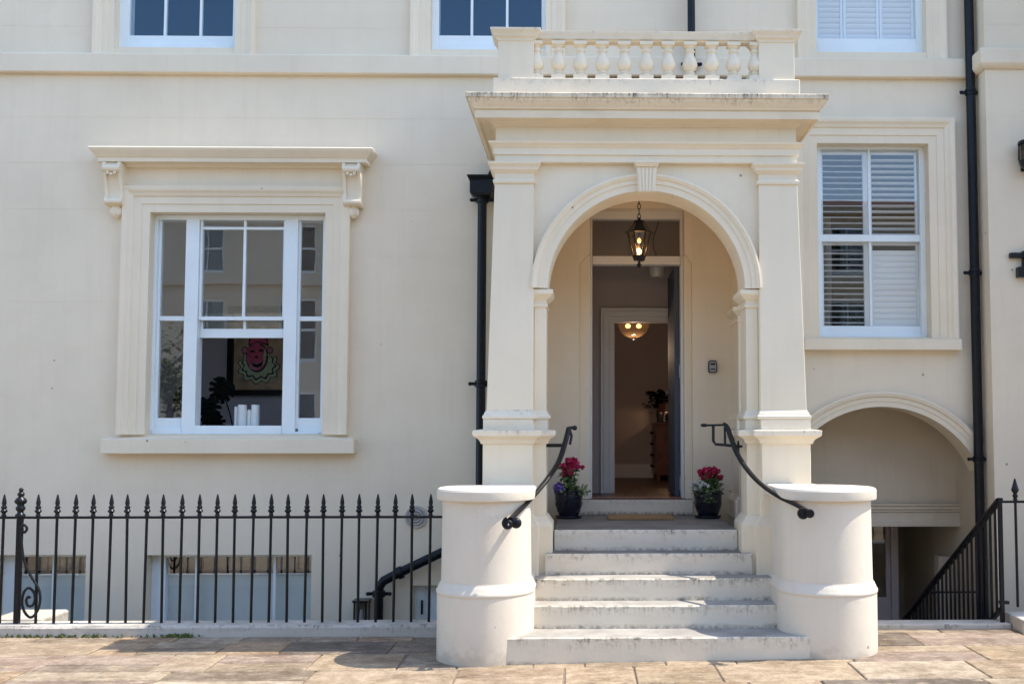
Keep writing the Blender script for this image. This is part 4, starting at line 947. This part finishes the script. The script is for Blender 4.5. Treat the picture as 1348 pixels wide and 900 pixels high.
for q in range(6):
    a, b = R(60 * q), R(60 * q + 60)
    gm.add([(lx + .089 * math.cos(a), ly + .089 * math.sin(a), 3.093), (lx + .089 * math.cos(b), ly + .089 * math.sin(b), 3.093), (lx + .045 * math.cos(b), ly + .045 * math.sin(b), 2.911), (lx + .045 * math.cos(a), ly + .045 * math.sin(a), 2.911)], [(0, 1, 2, 3)])
obj('glass', gm, M['lamp_glass'], ln)
mb = MB(); mb.lathe(lx, ly, [(0, 3.092), (.014, 3.092), (.014, 3.065), (.010, 3.06)], 10); obj('bulb_holder', mb, M['iron'], ln)
mb = MB(); mb.ball((lx, ly, 3.035), .015, 12, 8, 1, 1, 1.35); obj('bulb', mb, M['bulb'], ln, smooth=60)
def lamp(name, loc, e, r=.03, c=(1, .66, .34)):
    d = bpy.data.lights.new(name, 'POINT'); d.energy = e; d.shadow_soft_size = r; d.color = c
    o = bpy.data.objects.new(name, d); col.objects.link(o); o.location = loc; return o
o = lamp('lantern_light', (lx, ly, 2.985), 1.2); parent_to(o, ln)

# ================================================================== FLOWER POTS
def petal_cluster(c, r, n, rs, ps=.016):
    mb = MB()
    for _ in range(n):
        v = Vector((rs.gauss(0, 1), rs.gauss(0, 1), rs.gauss(0, 1))).normalized(); p = Vector(c) + v * r * rs.uniform(.5, 1)
        a = v.cross(Vector((rs.random(), rs.random(), rs.random()))).normalized(); b = v.cross(a); s_ = ps * rs.uniform(.7, 1.2)
        cen = p + v * s_ * .3
        ring = [p + (a * math.cos(q * PI / 2.5) + b * math.sin(q * PI / 2.5)) * s_ + v * s_ * .35 * (q % 2) for q in range(5)]
        mb.add([cen - v * s_ * .25] + ring, [(0, 1, 2), (0, 2, 3), (0, 3, 4), (0, 4, 5), (0, 5, 1)])
    return mb
def leaves(cent, n, rs, size, flat=.4):
    mb = MB()
    for _ in range(n):
        x, y, z = cent(rs); p = Vector((x, y, z)); d = Vector((rs.gauss(0, 1), rs.gauss(0, 1), rs.gauss(0, flat) + .25)).normalized()
        sd = d.cross(Vector((0, 0, 1)) + Vector((rs.gauss(0, .4), rs.gauss(0, .4), 0))).normalized(); L = size * rs.uniform(.6, 1.3); w = L * .36; up = sd.cross(d)
        mb.add([p, p + d * L * .45 + sd * w - up * L * .05, p + d * L - up * L * .22, p + d * L * .45 - sd * w - up * L * .05, p + d * L * .5 + up * L * .06], [(0, 1, 4), (1, 2, 4), (2, 3, 4), (3, 0, 4)])
    return mb
def potted(cx, cy, label, kind):
    z0 = .757; t = thing('flower_pot', label, 'potted plant', (cx, cy, z0)); rs = random.Random(kind * 17 + 3)
    mb = MB(); mb.lathe(cx, cy, [(0, z0 + .001), (.098, z0 + .001), (.112, z0 + .012), (.112, z0 + .026), (.10, z0 + .028)], 28); obj('saucer', mb, M['pot'], t, smooth=40)
    pr = [(0, .028), (.080, .028), (.088, .04), (.106, .10), (.116, .16), (.118, .205), (.124, .21), (.126, .228), (.118, .231), (.110, .225), (.108, .205), (0, .205)]
    mb = MB(); mb.lathe(cx, cy, pr, 32, cz=z0); pot = obj('pot', mb, M['pot'], t, smooth=40)
    gr = MB()      # incised leaf lines on the pot's side
    for k in range(14):
        a = R(k * 360 / 14); gr.tube([(cx + (.093 + .0255 * q / 5) * math.cos(a + q * .11), cy + (.093 + .0255 * q / 5) * math.sin(a + q * .11), z0 + .055 + q * .016) for q in range(6)], .0022, 5)
    obj('ribs', gr, M['pot'], pot, smooth=60)
    mb = MB(); mb.lathe(cx, cy, [(0, .212), (.109, .206)], 20, cz=z0); obj('soil', mb, M['soil'], t)
    zt = z0 + .21
    def bloom(x, y, z, r, n, mat, ps=.016, nm='bloom'):
        obj(nm, petal_cluster((x, y, z), r, n, rs, ps), mat, t)
    stem = MB()
    if kind == 0:
        for (dx, dy, h, r) in ((.05, .01, .27, .028), (.0, -.02, .265, .028), (-.045, -.01, .225, .030), (.065, 0, .225, .026), (-.02, .02, .165, .03), (.02, 0, .27, .034), (.045, -.02, .245, .03), (-.005, .01, .24, .036), (.03, -.01, .21, .034), (-.03, -.01, .20, .030), (.01, -.03, .18, .03)):
            bloom(cx + dx, cy + dy, zt + h, r, 34, M['crimson'], .014); dx *= 1.2; bloom(cx + dx * 1.3 + rs.uniform(-.03, .03), cy + dy - .02, zt + h + rs.uniform(-.05, .03), .016, 14, M['crimson'], .012)
            stem.tube([(cx - .0, cy, zt - .02), (cx + dx * .5, cy + dy, zt + h * .55), (cx + dx, cy + dy, zt + h)], .0035, 5)
        for (dx, dy, h) in ((-.085, -.04, .06), (-.10, -.01, .045), (-.065, -.07, .035), (-.09, -.05, .025)): bloom(cx + dx, cy + dy, zt + h, .033, 36, M['purple'], .013)
        obj('leaves', leaves(lambda r: (cx + r.gauss(0, .03), cy + r.gauss(0, .03), zt + r.uniform(.02, .22)), 130, rs, .055), M['leaf'], t)
        obj('trailing_leaves', leaves(lambda r: (cx + r.uniform(-.08, .16), cy + r.uniform(-.12, .08), zt + r.uniform(-.02, .06)), 220, rs, .032), M['pale_leaf'], t)
    else:
        for k in range(30):
            a = k * 2.4; rr_ = .105 * math.sqrt(k / 30); dx, dy = rr_ * math.cos(a) + .02, rr_ * math.sin(a); h = .17 + rs.uniform(-.05, .04)
            bloom(cx + dx, cy + dy, zt + h, .019, 20, M['crimson'], .014); stem.tube([(cx + dx * .3, cy + dy * .3, zt - .02), (cx + dx, cy + dy, zt + h)], .003, 5)
        for k in range(22): bloom(cx - .05 + rs.uniform(-.10, .07), cy + rs.uniform(-.11, .02), zt + rs.uniform(.02, .10), .012, 12, M['white_petal'], .012)
        obj('leaves', leaves(lambda r: (cx + r.gauss(.02, .045), cy + r.gauss(0, .04), zt + r.uniform(.0, .12)), 170, rs, .045), M['leaf'], t)
        obj('trailing_leaves', leaves(lambda r: (cx + r.uniform(-.13, .10), cy + r.uniform(-.12, .05), zt + r.uniform(0, .08)), 200, rs, .03), M['pale_leaf'], t)
        def tr(r):
            q = r.random(); return (cx + r.gauss(-.005, .022), cy - .125 - r.uniform(0, .02), zt + .03 - q * .11)
        obj('trailing_leaves', leaves(tr, 60, rs, .026), M['pale_leaf'], t)
    obj('stems', stem, M['leaf'], t)
potted(-.135, -.33, 'dark glazed pot left of the door with tall crimson and small purple flowers', 0)
potted(1.035, -.34, 'dark glazed pot right of the door with massed crimson blooms and small white flowers', 1)

# ================================================================== INDOORS, SEEN THROUGH THE DOOR
cd = thing('chest_of_drawers', 'dark wooden chest of drawers standing deep in the hall', 'chest of drawers', (1.1, 3.9, .89))
xa, zt = un(863, 559, 3.6); zf = .8895
mb = MB(); mb.box(xa, xa + .62, 3.55, 4.2, zf + .06, zt); obj('carcass', mb, M['walnut'], cd, .005); mb = MB(); mb.box(xa - .015, xa + .64, 3.53, 4.21, zt, zt + .025); obj('top', mb, M['walnut'], cd, .004)
for k in range(4):
    z = zf + .10 + k * (zt - zf - .12) / 4; h = (zt - zf - .12) / 4 - .015
    mb = MB(); mb.box(xa - .014, xa - .001, 3.60, 4.15, z, z + h); d_ = obj('drawer', mb, M['walnut'], cd, .003)
    mb = MB()
    for y in (3.72, 4.03): mb.ball((xa - .026, y, z + h / 2), .017, 8, 6)
    obj('knob', mb, M['iron'], d_, smooth=60)
for a, b in ((xa + .03, 3.58), (xa + .58, 3.58), (xa + .03, 4.15), (xa + .58, 4.15)): obj('leg', MB().box(a - .02, a + .02, b - .02, b + .02, zf, zf + .06), M['walnut'], cd)
tl = thing('table_lamp', 'lit table lamp with a dark shade on the chest of drawers in the hall', 'lamp', (xa + .2, 3.85, zt + .025))
tx, tz = xa + .17, zt + .0255
mb = MB(); mb.lathe(tx, 3.85, [(0, 0), (.07, 0), (.07, .012), (.02, .02), (.016, .12)], 16, cz=tz); mb.box(tx - .035, tx + .035, 3.82, 3.88, tz + .02, tz + .10); obj('base', mb, M['iron'], tl, smooth=40)
mb = MB(); mb.lathe(tx, 3.85, [(.13, .13), (.11, .24)], 20, cz=tz); obj('shade', mb, M['walnut'], tl, smooth=40)
mb = MB(); mb.ball((tx, 3.85, tz + .155), .026, 10, 6); obj('bulb', mb, M['bulb'], tl, smooth=60); o = lamp('table_lamp_light', (tx - .0, 3.85, tz + .10), 1.6, .04, (1, .6, .3)); parent_to(o, tl)
hp_ = thing('houseplant', 'dark leafy houseplant above the lamp on the hall chest', 'plant', (xa + .1, 4.0, zt + .025))
mb = MB(); mb.lathe(xa + .09, 4.08, [(0, 0), (.04, 0), (.055, .16), (.05, .165)], 14, cz=tz); obj('vase', mb, M['pot'], hp_, smooth=40)
rs = random.Random(11); obj('leaves', leaves(lambda r: (xa + .10 + r.gauss(0, .07), 4.06 + r.gauss(0, .04), tz + .28 + r.uniform(-.10, .12)), 90, rs, .10), M['dark_leaf'], hp_)
mb = MB()
for k in range(6): mb.tube([(xa + .09, 4.08, tz + .1), (xa + .09 + (k - 2.5) * .03, 4.07, tz + .32)], .004, 5)
obj('stems', mb, M['dark_leaf'], hp_)
# bowl ceiling light beyond the inner doorway
cl_ = thing('ceiling_light', 'lit clear glass bowl light hanging from the hall ceiling beyond the inner doorway', 'ceiling light', (.4, 1.9, 3.5))
bx, bz = un(834, 425, 1.9); br_ = .17
mb = MB(); mb.lathe(bx, 1.9, [(br_ * math.cos(R(a)), br_ * .95 * math.sin(R(a))) for a in range(-90, 3, 8)], 24, cz=bz); obj('bowl', mb, M['amber_glass'], cl_, smooth=60)
mb = MB(); mb.lathe(bx, 1.9, [(.168, .004), (.18, .004), (.18, .02), (.168, .02), (.02, .02), (.01, .05), (.01, 3.54 - bz)], 20, cz=bz); mb.ball((bx, 1.9, bz - .163), .022, 10, 6, 1.6, 1.6, 1); obj('rim', mb, M['iron'], cl_, smooth=40)
for dx in (-.06, .055):
    mb = MB(); mb.ball((bx + dx, 1.88, bz - .035), .024, 10, 6, 1.2, 1, 1); obj('bulb', mb, M['bulb'], cl_, smooth=60)
o = lamp('hall_light', (bx, 1.88, bz - .30), 3.2, .05, (1, .70, .48)); parent_to(o, cl_)
pn = thing('pendant_lamp', 'smoked glass pendant lamp on a curved cord in the vestibule above the doorway', 'pendant lamp', (.55, .6, 3.6))
cx_, cz_ = un(865, 358, .6)
mb = MB(); mb.lathe(cx_, .6, [(.03, -.055), (.058, -.05), (.076, -.01), (.083, .05), (.08, .085), (.03, .10), (.012, .115)], 24, cz=cz_); obj('shade', mb, M['grey_glass'], pn, smooth=50)
mb = MB(); mb.tube(spline([(cx_, .6, cz_ + .11), (cx_ - .01, .6, cz_ + .16), (cx_ - .035, .6, cz_ + .24), (cx_ - .03, .6, cz_ + .34), (cx_ + .015, .6, cz_ + .47), (cx_ + .02, .6, 3.6)]), .005, 6); mb.lathe(cx_, .6, [(.0, .12), (.02, .115), (.022, .09)], 12, cz=cz_); obj('cord', mb, M['iron'], pn, smooth=60)

# ================================================================== INDOORS, SEEN THROUGH THE LEFT WINDOW
Yp = 2.97
xl, zb = un(299, 520, Yp); xr = unx(383, 520, Yp); xcl, zcb = un(307.5, 513, Yp); xcr = unx(374.5, 513, Yp)
pc = thing('framed_picture', 'black framed picture of a red faced clown in a green ruff, indoors', 'picture', ((xl + xr) / 2, Yp, zb))
ztp = zb + 1.02; fw = xcl - xl
mb = MB(); mb.box(xl, xcl, Yp - .04, Yp + .028, zb, ztp); mb.box(xcr, xr, Yp - .04, Yp + .028, zb, ztp); mb.box(xcl, xcr, Yp - .04, Yp + .028, zb, zcb); mb.box(xcl, xcr, Yp - .04, Yp + .028, ztp - (zcb - zb), ztp); obj('frame', mb, M['black_frame'], pc, .003)
mb = MB(); mb.box(xcl, xcr, Yp - .012, Yp + .02, zcb, ztp - (zcb - zb)); cv = obj('canvas', mb, M['canvas'], pc)
def P_(px, py): return un(px, py, Yp)
def lay(name, mat, polys, d):
    for p in polys: obj(name, MB().prism([P_(*q) for q in p], Yp - .012 - d, Yp - .012 - d + .0016, 'y'), mat, cv)
def ell(cx, cy, rx_, ry_, n=24, a0=0, a1=360): return [(cx + rx_ * math.cos(R(a0 + (a1 - a0) * k / n)), cy + ry_ * math.sin(R(a0 + (a1 - a0) * k / n))) for k in range(n)]
def ruff(cx, cy, r, amp, lobes, n=72): return [(cx + (r + amp * math.cos(lobes * 2 * PI * k / n)) * math.cos(2 * PI * k / n), cy + (r * .80 + amp * math.cos(lobes * 2 * PI * k / n)) * math.sin(2 * PI * k / n)) for k in range(n)]
lay('printed_shape', M['p_ink'], [ruff(341, 483, 26.5, 2.2, 11)], .002)
lay('printed_shape', M['p_green'], [ruff(341, 483, 25.2, 2.2, 11)], .004)
lay('printed_shape', M['p_ink'], [ruff(341, 481.5, 21.5, 1.9, 11)], .006)
lay('printed_shape', M['p_green'], [ruff(341, 481, 19.6, 1.6, 11)], .008)
lay('printed_shape', M['p_ink'], [ell(339, 470, 14.6, 20), ell(323, 461, 4.6, 5), ell(356, 461, 4, 4.6), [(327.5, 455), (329, 444), (338, 440), (352, 442), (354.5, 456), (342, 450)]], .010)
lay('printed_shape', M['p_red'], [ell(338.6, 469.5, 13.3, 18.6), [(329, 453), (330, 446), (338, 443), (351, 446), (353, 453), (341, 449)]], .012)
lay('printed_shape', M['p_pink'], [ell(323, 461, 3.6, 4), ell(356, 461, 3, 3.6), ell(337, 482, 8, 5)], .014)
lay('printed_shape', M['p_green'], [[(346, 442), (352, 444), (351, 430), (344, 428)], [(350, 458), (352, 466), (349, 478), (346, 482), (348, 466)]], .016)
lay('printed_shape', M['p_ink'], [ell(333, 462.5, 3.4, 1.5), ell(344.5, 461.5, 3.4, 1.5), [(330, 474), (334, 478.5), (340, 479.5), (346, 477), (349, 472), (346, 481), (340, 484), (334, 482)], ell(338.5, 470, 2.4, 1.6),
    [(329, 458), (332, 454.5), (336, 456), (332.5, 455.7)], [(341, 455), (345, 453.5), (348.5, 457), (345, 455)]], .018)
Yc = .40
rs = random.Random(2)
for k, (a, b, top, lab) in enumerate(((307.5, 313, 535, 'short thin white candle at the left end of the row on the window board'), (313, 325, 532.5, 'thick white candle second from the left on the window board'), (324.5, 331, 539, 'shortest white candle between the two thick ones on the window board'), (331, 342, 532.5, 'thick white candle at the right end of the row on the window board'))):
    xa, zt = un(a, top, Yc); xb = unx(b, top, Yc); r_ = (xb - xa) / 2 - .001; yy = Yc + (0.02 if k % 2 == 0 else 0)
    mb = MB(); mb.lathe((xa + xb) / 2, yy, [(0, 1.5005), (r_, 1.5005), (r_, zt - .004), (r_ - .004, zt), (r_ * .5, zt - .006), (0, zt - .009)], 18); o = thing('candle', lab, 'candle', ((xa + xb) / 2, yy, 1.5), 'white candles on the window board')
    obj('wax', mb, M['candle'], o, smooth=40); obj('wick', MB().lathe((xa + xb) / 2, yy, [(.0015, zt - .008), (.0015, zt + .006)], 6), M['blackplastic'], o)
# monstera
mo = thing('houseplant', 'dark split leaved monstera plant inside the left window beside the candles', 'plant', (-3.35, .7, 1.0))
def mleaf(c, L, ang, tilt):
    pts = []
    half = [(0, 0), (.16, -.10), (.36, -.02), (.50, .18), (.30, .22), (.52, .30), (.53, .42), (.28, .40), (.47, .54), (.42, .66), (.22, .56), (.33, .78), (.22, .88), (.10, .72), (0, 1.02)]
    full = half + [(-x, y) for x, y in half[-2:0:-1]]
    mb = MB(); n = len(full); ca, sa = math.cos(ang), math.sin(ang); vs = []
    for t_ in (0, .003):
        for x, y in full:
            X_, Y_ = x * L, (y - .4) * L; bend = -.25 * L * (x * x) 
            vs.append((c[0] + X_ * ca - Y_ * sa, c[1] + bend + Y_ * tilt * .3 + t_, c[2] + X_ * sa + Y_ * ca))
    tr = tessellate_polygon([[Vector((p[0], p[1], 0)) for p in full]])
    mb.add(vs, [tuple(t) for t in tr] + [tuple(i + n for i in t) for t in tr] + [(i, (i + 1) % n, (i + 1) % n + n, i + n) for i in range(n)])
    return obj('leaf', mb, M['dark_leaf'], mo)
c1 = w3(292, 514, .85); c2 = w3(274, 539, .70); c3 = w3(246, 528, 1.0); c4 = w3(283, 560, .9)
mleaf(c1, .25, R(150), .5); mleaf(c2, .25, R(185), .4); mleaf(c3, .28, R(120), .5); mleaf(c4, .22, R(200), .5)
mb = MB()
for c in (c1, c2, c3, c4): mb.tube(spline([(-3.32, .9, 1.1), (-3.3 + (c[0] + 3.3) * .4, .88, 1.1 + (c[2] - 1.1) * .6), (c[0], c[1] + .01, c[2])]), .006, 6)
obj('stems', mb, M['dark_leaf'], mo)
mb = MB(); mb.lathe(-3.32, .9, [(0, .951), (.12, .951), (.16, 1.14), (.15, 1.14), (0, 1.12)], 20); obj('pot', mb, M['pot'], mo, smooth=40)

# moss and weeds along the railing kerb
rs = random.Random(9); mb = MB()
for _ in range(420):
    x = rs.choice([rs.uniform(-4.9, -2.9), rs.uniform(-4.9, -3.4), rs.uniform(-3.1, -2.9)]); x += rs.gauss(0, .03); y = -1.305 - abs(rs.gauss(0, .016)); z = pz(x) - .006 + rs.uniform(0, .02); s_ = rs.uniform(.006, .018); a = rs.uniform(0, PI)
    mb.add([(x - s_ * math.cos(a), y - s_ * math.sin(a) * .5, z), (x + s_ * math.cos(a), y + s_ * math.sin(a) * .5, z), (x + rs.gauss(0, .008), y, z + s_ * 1.5)], [(0, 1, 2)])
o = obj('moss', mb, M['moss'], None); tag(o, None, None, None, 'stuff'); o['label'] = 'low green moss and weeds along the foot of the railing kerb'

# ================================================================== ACROSS THE STREET (seen reflected in the panes)
opp = thing('house', 'cream terraced houses across the street, reflected in the windows', 'house', (0, -20.5, 0))
hol = []; OY = -20.4
for k in range(-8, 9):
    x = k * 2.6 + .3; hol += [(x - .5, x + .5, 5.9, 7.3), (x - .55, x + .55, 3.4, 5.2), (x - .55, x + .55, .6, 2.6)]
w_ = grid_wall(-24, 24, -.6, 7.75, 0, .3, hol, [6.0, 5.6, 3.0])
me = w_.mesh('wall'); me.transform(Matrix.Translation((0, OY, 0)) @ Matrix.Rotation(PI, 4, 'Z')); obj('wall', me, M['opp'], opp)
mb = MB(); mb.box(-24, 24, OY + .002, OY + .12, 5.55, 5.75); mb.box(-24, 24, OY + .002, OY + .3, 7.6, 7.8); obj('string_course', mb, M['opp'], opp)
mb = MB(); mb.prism([(OY + .35, 7.81), (OY - 6, 7.81), (OY - 3, 8.7)], -24, 24, 'x'); obj('roof', mb, M['slate'], opp)
mb = MB(); mb.box(-24, 24, OY - 6, OY - .31, -.6, .55); mb.box(-24, 24, OY - 1.2, OY - 1.1, .55, 7.75); obj('back_wall', mb, M['darkroom'], opp)
fm_ = MB(); 
fm_.box(-.5, -.44, 0, .1, 0, 1.5); fm_.box(.44, .5, 0, .1, 0, 1.5); fm_.box(-.44, .44, 0, .1, 0, .08); fm_.box(-.44, .44, 0, .1, 1.42, 1.5); fm_.box(-.44, .44, .01, .09, .73, .79); fm_.box(-.012, .012, .02, .08, .08, .73); fm_.box(-.012, .012, .02, .08, .79, 1.42)
fme = fm_.mesh('window'); fme.materials.append(M['white_wood']); pme = MB().box(-.44, .44, .03, .035, .08, 1.42).mesh('pane'); pme.materials.append(M['glass'])
for a, b, c, d in hol:
    o = inst(fme, 'window', opp, (-(a + b) / 2, OY - .16, c)); o.scale = ((b - a) / 1.0, 1, (d - c) / 1.5)
    p = inst(pme, 'pane', o); p.matrix_parent_inverse = Matrix.Identity(4)
tr = thing('tree', 'small leafy street tree across from the left window, seen only in reflection', 'tree', (-8.6, -12.5, -.03))
mb = MB(); mb.tube([(-8.6, -12.5, -.1), (-8.58, -12.48, 1.2), (-8.55, -12.5, 2.0), (-8.55, -12.45, 2.9)], [.05, .075, .055, .02], 10)
for k in range(9):
    a = k * 2.3; h = 1.6 + .2 * k; mb.tube([(-8.55, -12.5, h - .4), (-8.55 + .3 * math.cos(a), -12.5 + .3 * math.sin(a), h - .1), (-8.55 + .5 * math.cos(a), -12.5 + .5 * math.sin(a), h + .1)], [.03, .02, .008], 6)
obj('trunk', mb, M['bark'], tr, smooth=60)
rs = random.Random(4); mb = MB(); cl_c = [(-8.55 + rs.gauss(0, .32), -12.5 + rs.gauss(0, .3), 2.5 + rs.gauss(0, .5)) for _ in range(16)]
def tc(r):
    c = r.choice(cl_c); return (c[0] + r.gauss(0, .18), c[1] + r.gauss(0, .18), c[2] + r.gauss(0, .16))
obj('crown', leaves(tc, 1300, rs, .12), M['tree_leaf'], tr)
